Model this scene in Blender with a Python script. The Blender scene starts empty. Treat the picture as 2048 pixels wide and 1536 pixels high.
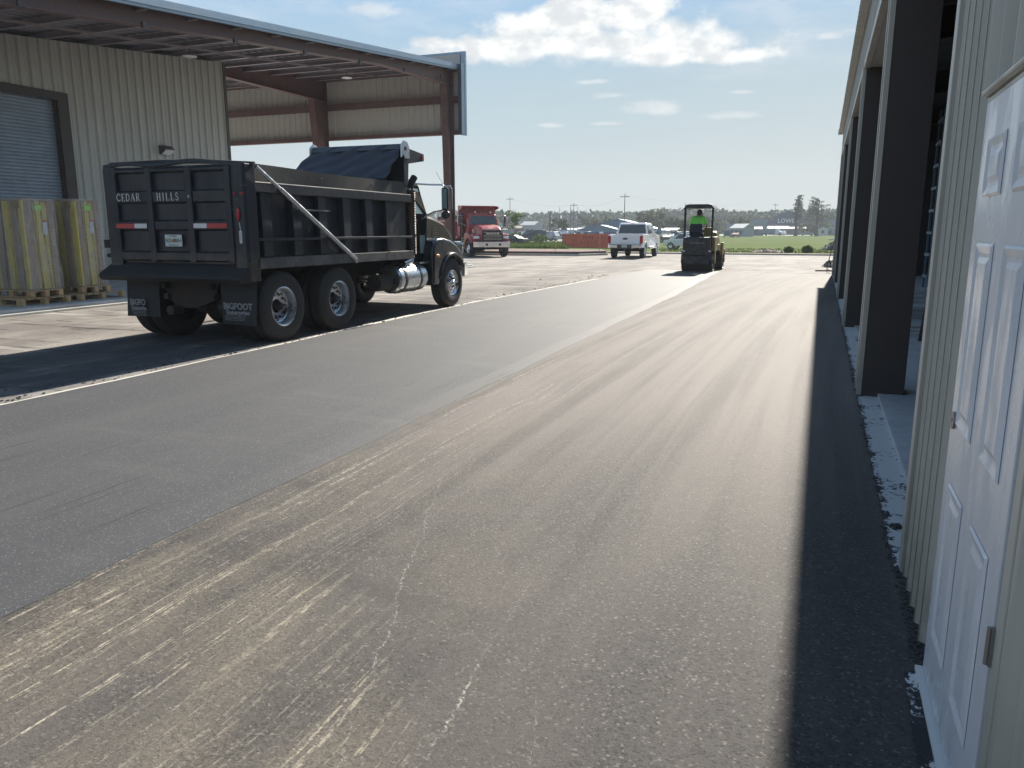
import bpy, math, random
from mathutils import Vector, Matrix, Euler
PI = math.pi
rad = math.radians
rnd = random.Random(7)
C = bpy.context.scene.collection
SC = bpy.context.scene

# ------------------------------------------------------------------ camera
CAM_F, HOR, VPX, CAM_H = 1539.0, 460.0, 1645.0, 1.62
pitch = math.atan((768 - HOR) / CAM_F)
yaw = math.atan((VPX - 1024) / (CAM_F / math.cos(pitch)))
cam = bpy.data.cameras.new('camera')
cam.sensor_width = 36; cam.lens = CAM_F * 36 / 2048
cam.clip_start = 0.05; cam.clip_end = 4000
cam_o = bpy.data.objects.new('camera', cam); C.objects.link(cam_o)
cam_o.location = (0, 0, CAM_H)
cam_o.rotation_euler = (PI / 2 - pitch, 0, yaw)
SC.camera = cam_o

# ------------------------------------------------------------------ light
SUN_EL, SUN_AZ = rad(35), rad(2.4)          # azimuth from +Y towards +X
sun = bpy.data.lights.new('sun', 'SUN'); sun.energy = 4.9; sun.angle = rad(0.6); sun.color = (1, .93, .82)
sun_o = bpy.data.objects.new('sun', sun); C.objects.link(sun_o)
sd = Vector((math.sin(SUN_AZ) * math.cos(SUN_EL), math.cos(SUN_AZ) * math.cos(SUN_EL), math.sin(SUN_EL)))
sun_o.rotation_euler = sd.to_track_quat('Z', 'Y').to_euler()
sun_o.location = (0, 0, 60)
SC.view_settings.view_transform = 'Standard'; SC.view_settings.look = 'None'
SC.view_settings.exposure = 1.25; SC.view_settings.gamma = 1
SC.cycles.max_bounces = 6; SC.cycles.diffuse_bounces = 3; SC.cycles.glossy_bounces = 3
SC.cycles.transparent_max_bounces = 6; SC.cycles.volume_bounces = 0
SC.cycles.use_denoising = True

# ------------------------------------------------------------------ node helper
class NT:
    def __init__(s, tree):
        s.t = tree; s.n = tree.nodes; s.l = tree.links
    def new(s, kind, **kw):
        n = s.n.new(kind)
        for k, v in kw.items(): setattr(n, k, v)
        return n
    def put(s, sock, v):
        if isinstance(v, bpy.types.NodeSocket): s.l.new(v, sock)
        elif v is not None:
            if hasattr(sock.default_value, '__len__') and not hasattr(v, '__len__'): v = (v,) * len(sock.default_value)
            if hasattr(v, '__len__') and len(v) == 3 and len(sock.default_value) == 4: v = (*v, 1)
            sock.default_value = v
    def m(s, op, a, b=None, c=None, clamp=False):
        n = s.new('ShaderNodeMath', operation=op); n.use_clamp = clamp
        s.put(n.inputs[0], a); s.put(n.inputs[1], b)
        if c is not None: s.put(n.inputs[2], c)
        return n.outputs[0]
    def mr(s, v, a, b, c=0., d=1., smooth=False):
        n = s.new('ShaderNodeMapRange'); n.interpolation_type = 'SMOOTHSTEP' if smooth else 'LINEAR'
        for i, q in enumerate((v, a, b, c, d)): s.put(n.inputs[i], q)
        return n.outputs[0]
    def mix(s, f, a, b, mode='MIX'):
        n = s.new('ShaderNodeMix', data_type='RGBA', blend_type=mode)
        s.put(n.inputs[0], f); s.put(n.inputs[6], a); s.put(n.inputs[7], b)
        return n.outputs[2]
    def noise(s, vec, scale, detail=3, rough=.5, dist=0):
        n = s.new('ShaderNodeTexNoise'); s.put(n.inputs['Vector'], vec)
        n.inputs['Scale'].default_value = scale; n.inputs['Detail'].default_value = detail
        n.inputs['Roughness'].default_value = rough; n.inputs['Distortion'].default_value = dist
        return n.outputs[0]
    def voro(s, vec, scale, feat='F1', rnd_=1, out=0):
        n = s.new('ShaderNodeTexVoronoi', feature=feat); s.put(n.inputs['Vector'], vec)
        n.inputs['Scale'].default_value = scale; n.inputs['Randomness'].default_value = rnd_
        return n.outputs[out]
    def scale(s, vec, xyz):
        n = s.new('ShaderNodeVectorMath', operation='MULTIPLY'); s.put(n.inputs[0], vec); n.inputs[1].default_value = xyz
        return n.outputs[0]
    def pos(s): return s.new('ShaderNodeNewGeometry').outputs['Position']
    def obj(s): return s.new('ShaderNodeTexCoord').outputs['Object']
    def xyz(s, v):
        n = s.new('ShaderNodeSeparateXYZ'); s.put(n.inputs[0], v); return n.outputs
    def comb(s, x, y, z):
        n = s.new('ShaderNodeCombineXYZ'); s.put(n.inputs[0], x); s.put(n.inputs[1], y); s.put(n.inputs[2], z); return n.outputs[0]
    def bump(s, h, strength=.3, dist=.01):
        n = s.new('ShaderNodeBump'); n.inputs['Strength'].default_value = strength; n.inputs['Distance'].default_value = dist
        s.put(n.inputs['Height'], h); return n.outputs[0]

def new_mat(name):
    m = bpy.data.materials.new(name); m.use_nodes = True
    nt = NT(m.node_tree); b = nt.n['Principled BSDF']
    return m, nt, b

# ------------------------------------------------------------------ world: sky with cloud bank
def pix_azel(x, y):
    v = Vector((x - 1024, 768 - y, -CAM_F)); v.rotate(cam_o.rotation_euler); v.normalize()
    return math.degrees(math.atan2(v.x, v.y)), math.degrees(math.asin(v.z))
W = bpy.data.worlds.new('World'); SC.world = W; W.use_nodes = True
nt = NT(W.node_tree); bg = nt.n['Background']
sky = nt.new('ShaderNodeTexSky', sky_type='NISHITA'); sky.sun_disc = False
sky.sun_elevation = SUN_EL; sky.sun_rotation = SUN_AZ; sky.altitude = 20
sky.air_density = 1.15; sky.dust_density = 0.7; sky.ozone_density = 1.6
dirv = nt.new('ShaderNodeTexCoord').outputs['Generated']
dx, dy, dz = nt.xyz(dirv)
az = nt.m('MULTIPLY', nt.m('ARCTAN2', dx, dy), 180 / PI)
el = nt.m('MULTIPLY', nt.m('ARCSINE', dz), 180 / PI)
warp = nt.noise(dirv, 9, 6, .6)
wz = nt.m('MULTIPLY', nt.m('SUBTRACT', warp, .5), 1.6)
fine = nt.noise(nt.scale(dirv, (1, 1, 1.35)), 21, 10, .57)
fine2 = nt.noise(nt.scale(dirv, (1, 1, 2.6)), 20, 8, .6)
# (px centre x, y, half-width, half-height up, half-height down)
bank = [(1170, 92, 350, 66, 46), (985, 98, 200, 44, 34), (1340, 98, 265, 58, 38), (1150, 45, 110, 60, 44), (1240, 34, 125, 66, 56), (1460, 112, 150, 30, 22), (1050, 58, 85, 48, 44), (1330, 62, 75, 44, 44), (900, 88, 110, 22, 20)]
small = [(1235, 192, 75, 12, 9), (1310, 212, 110, 22, 20), (1465, 232, 95, 11, 8), (1090, 252, 60, 7, 6), (1210, 248, 60, 6, 5), (1410, 22, 34, 16, 10), (1650, 72, 70, 16, 14), (1490, 182, 45, 8, 6), (1180, 165, 45, 7, 6), (750, 20, 120, 34, 28), (560, -40, 200, 40, 40), (1610, -30, 120, 30, 30)]
def field(lst, a, e):
    acc = None
    for (x, y, rw, ru, rd_) in lst:
        a0, e0 = pix_azel(x, y); a1, _ = pix_azel(x + rw, y); _, e1 = pix_azel(x, y - ru); _, e2 = pix_azel(x, y + rd_)
        da = nt.m('DIVIDE', nt.m('SUBTRACT', a, a0), a1 - a0)
        de = nt.m('SUBTRACT', e, e0)
        de = nt.m('MAXIMUM', nt.m('DIVIDE', de, e1 - e0), nt.m('DIVIDE', de, e2 - e0))
        r = nt.m('SQRT', nt.m('ADD', nt.m('MULTIPLY', da, da), nt.m('MULTIPLY', de, de)))
        v = nt.m('SUBTRACT', 1, r)
        acc = v if acc is None else nt.m('MAXIMUM', acc, v)
    return acc
el_w = nt.m('ADD', el, wz)
fb = nt.m('ADD', field(bank, nt.m('ADD', az, wz), el), nt.m('MULTIPLY', nt.m('SUBTRACT', fine, .47), 2.0))
fs = nt.m('ADD', field(small, nt.m('ADD', az, wz), nt.m('ADD', el, nt.m('MULTIPLY', wz, .3))), nt.m('MULTIPLY', nt.m('SUBTRACT', fine2, .56), 2.6))
cb = nt.mr(fb, .02, nt.mr(el, 12.5, 15.5, .75, .34), 0, .96, True)
cs = nt.mr(fs, -.1, .8, 0, .62, True)
wisp = nt.mr(nt.noise(nt.scale(dirv, (1, 1, 3.5)), 5, 8, .62), .46, .74, 0, .42, True)
wisp = nt.m('MULTIPLY', wisp, nt.mr(el, 4, 14, 0, 1, True))
cl = nt.m('MAXIMUM', nt.m('MAXIMUM', cb, cs), wisp)
shade = nt.mr(nt.noise(nt.scale(dirv, (1, 1, 1.6)), 30, 6, .55), .36, .62, 0, 1, True)
ccol = nt.mix(nt.m('MULTIPLY', shade, nt.mr(fb, .05, .6, .35, 1)), (5.9, 6.1, 6.25), (8.2, 8.15, 7.95))
# moist white air near the horizon, part of the sky itself
lowc = nt.mix(nt.mr(el, 0, 9.5, 0, 1, True), (4.75, 5.05, 4.85), (3.75, 4.75, 5.25))
midc = nt.mix(nt.mr(el, 8, 18, 0, 1, True), lowc, (2.5, 4.2, 6.2))
warm = nt.mr(nt.m('ABSOLUTE', nt.m('SUBTRACT', az, 6)), 0, 34, .45, 0, True)
midc = nt.mix(nt.m('MULTIPLY', warm, nt.mr(el, 0, 14, 1, .3, True)), midc, (5.5, 5.55, 5.3))
midc = nt.mix(nt.mr(el, 18, 50, 0, 1, True), midc, (.95, 1.9, 3.6))
hz = nt.mr(el, 30, 80, 1, .5, True)
base = nt.mix(hz, sky.outputs[0], midc)
below = nt.m('LESS_THAN', dz, -0.01)
colr = nt.mix(cl, base, ccol)
nt.put(bg.inputs[0], colr); bg.inputs[1].default_value = 0.0565

# ------------------------------------------------------------------ materials
def paint(name, col, rough=.4, metal=0, dirt=None, damt=.25, bump=.0, scale=3., coat=0, spec=.5):
    m, n, b = new_mat(name)
    p = n.obj()
    a = n.noise(p, scale, 6, .6)
    f = n.noise(p, scale * 9, 4, .6)
    d = dirt or tuple(min(1, c * .6 + .05) for c in col)
    k = n.m('MULTIPLY', n.mr(n.m('ADD', n.m('MULTIPLY', a, .7), n.m('MULTIPLY', f, .3)), .38, .7, 0, 1, True), damt)
    n.put(b.inputs['Base Color'], n.mix(k, col, d))
    n.put(b.inputs['Roughness'], n.mr(n.m('ADD', a, k), .2, 1.1, max(.05, rough - .1), min(1, rough + .18)))
    b.inputs['Metallic'].default_value = metal
    b.inputs['Specular IOR Level'].default_value = spec
    if coat: b.inputs['Coat Weight'].default_value = coat; b.inputs['Coat Roughness'].default_value = .06
    if bump: n.put(b.inputs['Normal'], n.bump(n.m('ADD', a, n.m('MULTIPLY', f, .4)), bump, .02))
    return m
def glass(name, col=(.02, .025, .03)):
    m, n, b = new_mat(name)
    b.inputs['Base Color'].default_value = (*col, 1); b.inputs['Roughness'].default_value = .06
    b.inputs['Specular IOR Level'].default_value = .9
    n.put(b.inputs['Normal'], n.bump(n.noise(n.obj(), 2, 2), .02, .02))
    return m

M = {}
M['clad'] = paint('beige_cladding', (.50, .48, .405), .38, 0, (.40, .385, .32), .5, .02, 1.2)
def cladmat(name, c0, c1, c2):
    m, n, b = new_mat(name); p = n.obj(); x, y, z = n.xyz(n.pos())
    st = n.noise(n.scale(p, (5, 5, .22)), 1.6, 6, .62); bl = n.noise(p, .8, 5, .6); fn = n.noise(n.scale(p, (24, 24, 2)), 1, 4, .6)
    c = n.mix(n.mr(st, .40, .68, 0, .8, True), c0, c1); c = n.mix(n.mr(bl, .45, .7, 0, .5, True), c, c2)
    c = n.mix(n.mr(fn, .6, .75, 0, .25, True), c, (.25, .24, .20))
    low = n.m('MULTIPLY', n.mr(z, .1, .7, 1, 0, True), n.mr(n.noise(p, 5, 5, .7), .3, .6, .1, .7)); c = n.mix(low, c, (.26, .235, .19))
    n.put(b.inputs['Base Color'], c); n.put(b.inputs['Roughness'], n.mr(st, .3, .7, .34, .52))
    zz = n.m('ABSOLUTE', n.m('SUBTRACT', n.m('FRACT', n.m('DIVIDE', z, 1.52)), .5)); row = n.m('LESS_THAN', zz, .007)
    yy = n.m('ABSOLUTE', n.m('SUBTRACT', n.m('FRACT', n.m('MULTIPLY', n.m('ADD', x, y), 6.6)), .5)); scr = n.m('MULTIPLY', row, n.m('LESS_THAN', yy, .07))
    n.put(b.inputs['Normal'], n.bump(n.m('ADD', n.m('MULTIPLY', bl, .6), scr), .10, .02))
    return m
M['clad'] = cladmat('beige_cladding', (.46, .45, .40), (.38, .37, .33), (.42, .41, .365))
M['clad_in'] = paint('cladding_back', (.50, .485, .45), .6, 0, (.5, .47, .42), .5, .02, 1.2)
M['trim'] = paint('bronze_trim', (.055, .045, .045), .42, 0, (.09, .08, .075), .4)
M['galv'] = paint('galvalume_trim', (.26, .34, .42), .38, .55, (.36, .38, .4), .4)  # colour blued to carry the sky's reflection in the metal
M['oxide'] = paint('red_oxide_steel', (.115, .058, .056), .5, 0, (.20, .14, .13), .55, .03, 1.6)
M['deck'] = paint('roof_deck', (.16, .145, .17), .45, .2, (.22, .2, .23), .5, .03, 2)
M['purlin'] = paint('purlin_steel', (.36, .31, .33), .42, .2, (.24, .18, .19), .4)
M['shutter'] = paint('shutter_steel', (.26, .31, .37), .45, .2, (.2, .24, .28), .4)
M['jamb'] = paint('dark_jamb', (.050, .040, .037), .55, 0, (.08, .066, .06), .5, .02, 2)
M['white_door'] = paint('white_door_paint', (.70, .71, .74), .35, 0, (.56, .585, .64), .75, .01, 1.7)
def doormat():
    m, n, b = new_mat('scuffed_white_door'); p = n.pos(); x, y, z = n.xyz(p)
    a = n.noise(n.scale(p, (1, 2.2, .8)), 2.0, 5, .6); st = n.noise(n.scale(p, (1, 9, .8)), 2, 5, .65); f = n.noise(p, 70, 4, .7)
    c = n.mix(n.mr(a, .46, .54, 0, .55, True), (.60, .61, .64), (.72, .74, .78))
    c = n.mix(n.mr(st, .58, .72, 0, .3, True), c, (.48, .49, .50))
    c = n.mix(n.m('MULTIPLY', n.mr(f, .68, .72, 0, 1), n.mr(a, .5, .6, 0, .6)), c, (.25, .25, .26))
    low = n.m('MULTIPLY', n.mr(z, .03, .25, .8, 0, True), n.mr(n.noise(p, 14, 6, .75), .42, .66, 0, .7, True)); c = n.mix(low, c, (.22, .21, .20))
    n.put(b.inputs['Base Color'], c); n.put(b.inputs['Roughness'], n.mr(a, .44, .56, .42, .24, True))
    n.put(b.inputs['Normal'], n.bump(n.noise(p, 160, 3, .6), .06, .002))
    return m
M['white_door'] = doormat()
M['hinge'] = paint('hinge_steel', (.3, .29, .29), .4, .8)
M['black'] = paint('black_body', (.011, .016, .023), .45, 0, (.030, .036, .042), .6, .03, 2.4)
def bodymat():
    m, n, b = new_mat('worn_black_body'); p = n.pos(); x, y, z = n.xyz(p)
    a = n.noise(p, 2.4, 6, .65); st = n.noise(n.scale(p, (9, 9, .9)), 1.3, 6, .68); f = n.noise(p, 26, 5, .7); scr = n.noise(n.scale(p, (3, 3, 40)), 1, 3, .6)
    c = n.mix(n.mr(st, .42, .70, 0, .6, True), (.007, .011, .019), (.024, .031, .038))
    c = n.mix(n.mr(f, .60, .74, 0, .5, True), c, (.055, .058, .06))
    c = n.mix(n.m('MULTIPLY', n.mr(scr, .66, .70, 0, 1), n.mr(a, .5, .6, 0, .6)), c, (.10, .10, .10))
    low = n.m('MULTIPLY', n.mr(z, 1.12, 1.42, 1, 0, True), n.mr(n.noise(p, 6, 6, .72), .34, .62, 0, .85, True))
    c = n.mix(low, c, (.085, .066, .052))
    n.put(b.inputs['Base Color'], c); n.put(b.inputs['Roughness'], n.mr(a, .3, .7, .36, .62))
    n.put(b.inputs['Normal'], n.bump(n.m('ADD', a, n.m('MULTIPLY', f, .12)), .16, .05))
    return m
M['black'] = bodymat()
M['black_gloss'] = paint('black_gloss', (.008, .011, .018), .24, 0, (.02, .023, .028), .4, 0, 3, coat=.35)
M['green_gloss'] = paint('olive_black_gloss', (.010, .012, .008), .6, 0, (.018, .020, .015), .5, 0, 3, spec=.06)
M['dark'] = paint('dark_iron', (.011, .011, .014), .7, 0, (.032, .029, .028), .7, .06, 3)
M['rust'] = paint('dusty_rust', (.03, .024, .022), .8, 0, (.075, .06, .05), .7, .08, 4)
M['board'] = paint('weathered_board', (.045, .04, .036), .75, 0, (.13, .115, .095), .85, .08, 2.2)
M['rubber'] = paint('tyre_rubber', (.018, .018, .019), .75, 0, (.07, .065, .058), .5, .05, 3)
M['flap'] = paint('flap_rubber', (.012, .015, .020), .65, 0, (.028, .032, .036), .5, .04, 3)
M['alu'] = paint('polished_alu', (.55, .58, .62), .24, .92, (.38, .38, .38), .4, .01, 4)
M['chrome'] = paint('chrome', (.7, .71, .73), .12, 1., (.5, .48, .46), .25, 0, 4)
M['tarp'] = paint('tarp_cloth', (.024, .031, .046), .6, 0, (.055, .062, .08), .7, .5, 4)
M['wh'] = paint('lettering_white', (.62, .63, .62), .5, 0, (.4, .4, .4), .35)
M['whd'] = paint('lettering_grey', (.26, .27, .29), .6, 0, (.12, .12, .13), .5, 0, 8)
M['red_tape'] = paint('red_tape', (.42, .03, .03), .4)
M['redlamp'] = paint('red_lamp', (.36, .015, .02), .25)
M['amber'] = paint('amber_lamp', (.75, .25, .03), .25)
M['plate'] = paint('plate_white', (.6, .62, .6), .4)
M['ink'] = paint('plate_ink', (.03, .08, .06), .5)
M['orange_ink'] = paint('plate_orange', (.6, .2, .03), .5)
M['red_truck'] = paint('red_truck_paint', (.33, .028, .03), .3, 0, (.25, .06, .05), .6, 0, 2, coat=.3)
M['glass'] = glass('dark_glass')
M['glass_l'] = glass('pale_glass', (.22, .30, .30))
M['lens'] = paint('lamp_lens', (.7, .72, .72), .15)
M['white_car'] = paint('white_car_paint', (.78, .78, .80), .25, 0, (.62, .62, .61), .3, 0, 2, coat=.4)
M['tan'] = paint('tan_body', (.36, .33, .26), .4)
M['orange'] = paint('orange_plastic', (.75, .16, .07), .5, 0, (.40, .10, .07), .6, .03, 2)
M['orange_d'] = paint('orange_recess', (.16, .03, .025), .7)
M['yellow'] = paint('machine_yellow', (.20, .14, .035), .45, 0, (.2, .15, .06), .6)
M['hivis'] = paint('hivis_cloth', (.25, .88, .12), .8, 0, (.18, .70, .10), .5, .1, 8)
M['cloth'] = paint('dark_cloth', (.02, .024, .035), .85, 0, (.04, .045, .06), .5, .1, 8)
M['skin'] = paint('skin', (.27, .14, .09), .55)
M['hair'] = paint('dark_hair', (.03, .022, .018), .7)
M['pine'] = paint('pallet_pine', (.56, .38, .20), .75, 0, (.30, .19, .10), .8, .05, 5)
M['card_y'] = paint('olive_insulation', (.56, .46, .12), .55, 0, (.42, .34, .10), .6, .08, 4)
M['card_b'] = paint('cardboard', (.30, .225, .17), .75, 0, (.22, .165, .13), .6, .05, 4)
M['lime'] = paint('lime_label', (.28, .80, .06), .5)
M['labelw'] = paint('paper_label', (.5, .53, .57), .5)
M['blue_roof'] = paint('blue_metal_roof', (.13, .20, .27), .42, .2, (.10, .15, .2), .4)
M['grey_wall'] = paint('grey_siding', (.30, .32, .34), .7)
M['white_wall'] = paint('white_siding', (.6, .6, .58), .7)
M['cream_wall'] = paint('cream_siding', (.5, .47, .38), .7)
M['brown_roof'] = paint('brown_shingles', (.16, .12, .10), .8)
M['pale_roof'] = paint('pale_metal_roof', (.62, .63, .58), .4)
M['navy'] = paint('navy_facade', (.012, .025, .075), .6)
M['store_grey'] = paint('store_grey', (.13, .18, .22), .7)
M['pole'] = paint('pole_wood', (.10, .085, .07), .8)
M['wire'] = paint('wire_black', (.03, .03, .03), .6)
M['pink'] = paint('pink_flag', (.85, .22, .2), .6)
M['conc'] = paint('concrete', (.46, .47, .48), .75, 0, (.28, .285, .285), .7, .03, 1.5)
M['kerb'] = paint('kerb_concrete', (.45, .43, .38), .8, 0, (.33, .30, .26), .7, .04, 1.5)
M['rock'] = paint('dark_rubble', (.05, .048, .046), .9, 0, (.13, .12, .11), .6, .4, 9)
M['dirt_pile'] = paint('dirt_clods', (.20, .15, .11), .95, 0, (.32, .26, .20), .7, .5, 3)
M['bay_shade'] = paint('painted_bay_shade', (.06, .058, .056), .7)  # near-black walls and ceiling, painting in the depth of the bay's shade
M['shutter_dark'] = paint('slate_trim', (.07, .08, .10), .5)
M['rack'] = paint('rack_blue', (.12, .20, .27), .5, .2)

def film():
    m, n, b = new_mat('plastic_wrap')
    tr = n.new('ShaderNodeBsdfTransparent'); mx = n.new('ShaderNodeMixShader')
    p = n.obj()
    w = n.noise(n.scale(p, (1, 1, .35)), 9, 5, .65, .6)
    b.inputs['Base Color'].default_value = (.62, .60, .58, 1); b.inputs['Roughness'].default_value = .16
    n.put(b.inputs['Normal'], n.bump(w, .8, .05))
    n.put(mx.inputs[0], n.mr(w, .40, .70, .14, .40, True))
    n.l.new(tr.outputs[0], mx.inputs[1]); n.l.new(b.outputs[0], mx.inputs[2])
    n.l.new(mx.outputs[0], n.n['Material Output'].inputs[0])
    return m
M['film'] = film()

def leafmat(name, cols, sc=.5):
    m, n, b = new_mat(name)
    p = n.pos(); a = n.noise(p, sc, 4, .6); f = n.noise(p, sc * 7, 3, .6)
    c = n.mix(n.mr(a, .3, .7), cols[0], cols[1]); c = n.mix(n.mr(f, .4, .75), c, cols[2])
    n.put(b.inputs['Base Color'], c); b.inputs['Roughness'].default_value = .7
    b.inputs['Subsurface Weight'].default_value = 0
    b.inputs['Specular IOR Level'].default_value = .02
    tl = n.new('ShaderNodeBsdfTranslucent'); n.put(tl.inputs[0], n.mix(.35, c, (.12, .17, .03)))
    mx = n.new('ShaderNodeMixShader'); mx.inputs[0].default_value = .22
    n.l.new(b.outputs[0], mx.inputs[1]); n.l.new(tl.outputs[0], mx.inputs[2]); n.l.new(mx.outputs[0], n.n['Material Output'].inputs[0])
    return m
M['pine_leaf'] = leafmat('pine_foliage', ((.06, .085, .055), (.085, .11, .06), (.05, .075, .05)), .05)
M['oak_leaf'] = leafmat('scrub_foliage', ((.075, .095, .04), (.12, .12, .06), (.06, .08, .035)), .1)
M['bare_leaf'] = leafmat('budding_foliage', ((.11, .10, .07), (.14, .13, .08), (.09, .09, .05)), .1)
M['moss'] = leafmat('grey_moss', ((.085, .085, .07), (.11, .105, .085), (.06, .065, .05)), .5)
M['bright_leaf'] = leafmat('spring_leaf', ((.10, .15, .028), (.13, .17, .04), (.07, .11, .024)), .5)
M['bark'] = paint('bark', (.10, .08, .065), .9, 0, (.06, .05, .045), .6, .3, 3)

# --- ground materials
def speckle(n, p, sc, lo=.0, hi=1.):
    v = n.voro(p, sc, out=1)
    return n.xyz(v)[0]
def grains(n, p, sc):
    """stone chips: per-chip random value and the dark gaps between them"""
    v = n.new('ShaderNodeTexVoronoi', feature='F1'); n.put(v.inputs['Vector'], p); v.inputs['Scale'].default_value = sc
    e = n.new('ShaderNodeTexVoronoi', feature='DISTANCE_TO_EDGE'); n.put(e.inputs['Vector'], p); e.inputs['Scale'].default_value = sc
    return n.xyz(v.outputs['Color'])[0], e.outputs['Distance']
def asphalt_new():
    m, n, b = new_mat('fresh_asphalt')
    p = n.pos(); x, y, z = n.xyz(p)
    rv, ed = grains(n, p, 170); nz = n.noise(p, 210, 3, .6)
    big = n.noise(n.scale(p, (1, .12, 1)), 1.1, 5, .6); mid = n.noise(p, 2.6, 5, .6)
    c = n.mix(nz, (.026, .028, .032), (.066, .067, .071))
    c = n.mix(n.mr(rv, .90, 1, 0, .55), c, (.24, .24, .235))
    c = n.mix(n.mr(rv, .0, .18, .6, 0), c, (.022, .023, .026))
    c = n.mix(n.mr(big, .42, .7, 0, .4, True), c, (.078, .077, .076))
    c = n.mix(n.mr(mid, .5, .72, 0, .25, True), c, (.06, .06, .063))
    sc_ = n.noise(n.scale(p, (30, .45, 1)), 1, 2, .5)
    scm = n.m('MULTIPLY', n.mr(sc_, .64, .67, 0, 1), n.mr(n.noise(p, .5, 2), .52, .60, 0, 1))
    c = n.mix(n.m('MULTIPLY', scm, .85), c, (.012, .012, .014))
    tr = n.mr(n.noise(n.scale(p, (.35, 2.2, 1)), 1.0, 4, .6), .55, .75, 0, .3, True)
    c = n.mix(tr, c, (.10, .098, .094))
    n.put(b.inputs['Base Color'], c)
    n.put(b.inputs['Roughness'], n.mr(nz, .2, .8, .64, .78))
    b.inputs['Specular IOR Level'].default_value = .32
    h = n.m('ADD', n.m('MULTIPLY', nz, .5), n.m('MULTIPLY', rv, .5))
    n.put(b.inputs['Normal'], n.bump(h, .22, .004))
    return m
def asphalt_old():
    m, n, b = new_mat('scuffed_asphalt')
    p = n.pos(); x, y, z = n.xyz(p)
    rv, ed = grains(n, p, 105); nz = n.noise(p, 160, 4, .65); clump = n.noise(p, 34, 4, .7)
    big = n.noise(n.scale(p, (1, .3, 1)), .9, 6, .62)
    c = n.mix(nz, (.014, .014, .016), (.098, .094, .090))
    c = n.mix(n.mr(rv, .90, 1, 0, .7), c, (.21, .20, .185))
    c = n.mix(n.mr(rv, .0, .30, .9, 0), c, (.012, .012, .014))
    c = n.mix(n.mr(clump, .50, .66, 0, .65, True), c, (.026, .025, .027))
    c = n.mix(n.mr(big, .40, .66, 0, .40, True), c, (.125, .114, .105))
    # brown dust lying beside the seam
    xs = n.m('ADD', x, n.m('MULTIPLY', n.m('SUBTRACT', n.noise(n.scale(p, (0, .3, 0)), 1, 3), .5), .35))
    rgt = n.m('ADD', -2.05, n.m('MULTIPLY', n.m('MAXIMUM', n.m('SUBTRACT', 3.0, y), 0), .85))
    band = n.m('MULTIPLY', n.mr(xs, -3.3, -2.95, .1, 1, True), n.mr(n.m('SUBTRACT', xs, rgt), -.45, .25, 1, 0, True))
    far = n.mr(y, 9, 22, 1, .12, True)
    cloud = n.noise(n.scale(p, (1.9, .55, 1)), 1.3, 6, .65)
    dust = n.m('MULTIPLY', n.m('MULTIPLY', band, far), n.mr(cloud, .37, .63, .05, .50, True))
    px_ = n.m('SUBTRACT', x, n.m('MULTIPLY', y, -.30))
    patch = n.m('MULTIPLY', n.mr(px_, -1.7, -.9, 0, 1, True), n.mr(px_, -.7, .5, 1, .1, True))
    dust = n.m('MAXIMUM', dust, n.m('MULTIPLY', patch, n.mr(n.noise(p, .8, 5, .62), .45, .66, 0, .22, True)))
    dust = n.m('MULTIPLY', dust, n.mr(n.m('ADD', nz, n.m('MULTIPLY', rv, .3)), .45, .8, .30, 1.0))
    c = n.mix(dust, c, (.225, .196, .150))
    # scraped pale streaks that follow the lane
    st = n.noise(n.scale(n.comb(xs, y, 0), (52, .16, 1)), 1, 3, .6)
    st2 = n.noise(n.scale(n.comb(xs, y, 0), (17, .22, 1)), 1, 3, .6)
    brk = n.noise(n.scale(p, (20, 8, 1)), 1.6, 4, .72); wide = n.noise(n.scale(p, (1.4, .5, 1)), 1.0, 2)
    streak = n.m('MULTIPLY', n.m('MAXIMUM', n.mr(st, .55, .64, 0, 1, True), n.mr(st2, .59, .66, 0, .85, True)), n.mr(brk, .42, .62, .04, 1, True))
    streak = n.m('MULTIPLY', streak, n.m('MULTIPLY', n.m('MULTIPLY', band, n.mr(wide, .36, .54, .3, 1, True)), n.mr(y, 6, 16, 1, .25, True)))
    c = n.mix(n.m('MULTIPLY', n.m('MULTIPLY', streak, n.mr(n.m('ADD', nz, n.m('MULTIPLY', rv, .35)), .42, .72, .35, 1)), .86), c, (.54, .485, .375))
    # wandering dribbled lines
    lines = None
    for (x0, k, amp, wd, off, y0, y1) in ((-.87, -.09, .05, .0045, 3, 0, 3.4), (-.62, -.37, .07, .003, 9, 0, 4.8), (-.15, -.29, .04, .002, 14, 0, 3.0)):
        wob = n.m('ADD', n.m('MULTIPLY', n.m('SUBTRACT', n.noise(n.comb(off, n.m('MULTIPLY', y, 2.2), 0), 1, 6, .75), .5), amp * 3), n.m('ADD', n.m('MULTIPLY', y, k), x0))
        d = n.m('ABSOLUTE', n.m('SUBTRACT', x, wob))
        l = n.m('ADD', n.mr(d, wd * .3, wd * 1.7, .9, 0, True), n.m('MULTIPLY', n.mr(d, 0, wd * 9, .35, 0, True), n.mr(n.noise(p, 26, 4, .7), .48, .6, 0, 1)))
        l = n.m('MULTIPLY', l, n.m('MULTIPLY', n.mr(y, y0, y0 + .4, 0, 1), n.mr(y, y1 - 1.2, y1, 1, 0)))
        lines = l if lines is None else n.m('MAXIMUM', lines, l)
    lines = n.m('MULTIPLY', lines, n.m('MULTIPLY', n.mr(n.noise(p, 60, 4, .75), .46, .58, .0, .85), n.mr(n.noise(p, 4, 3, .6), .38, .6, .15, 1)))
    c = n.mix(lines, c, (.40, .38, .34))
    # crosswise roller stops and tyre marks
    ro = n.noise(n.scale(n.comb(x, n.m('ADD', y, n.m('MULTIPLY', x, .12)), 0), (.22, 2.6, 1)), 1, 4, .6)
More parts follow.
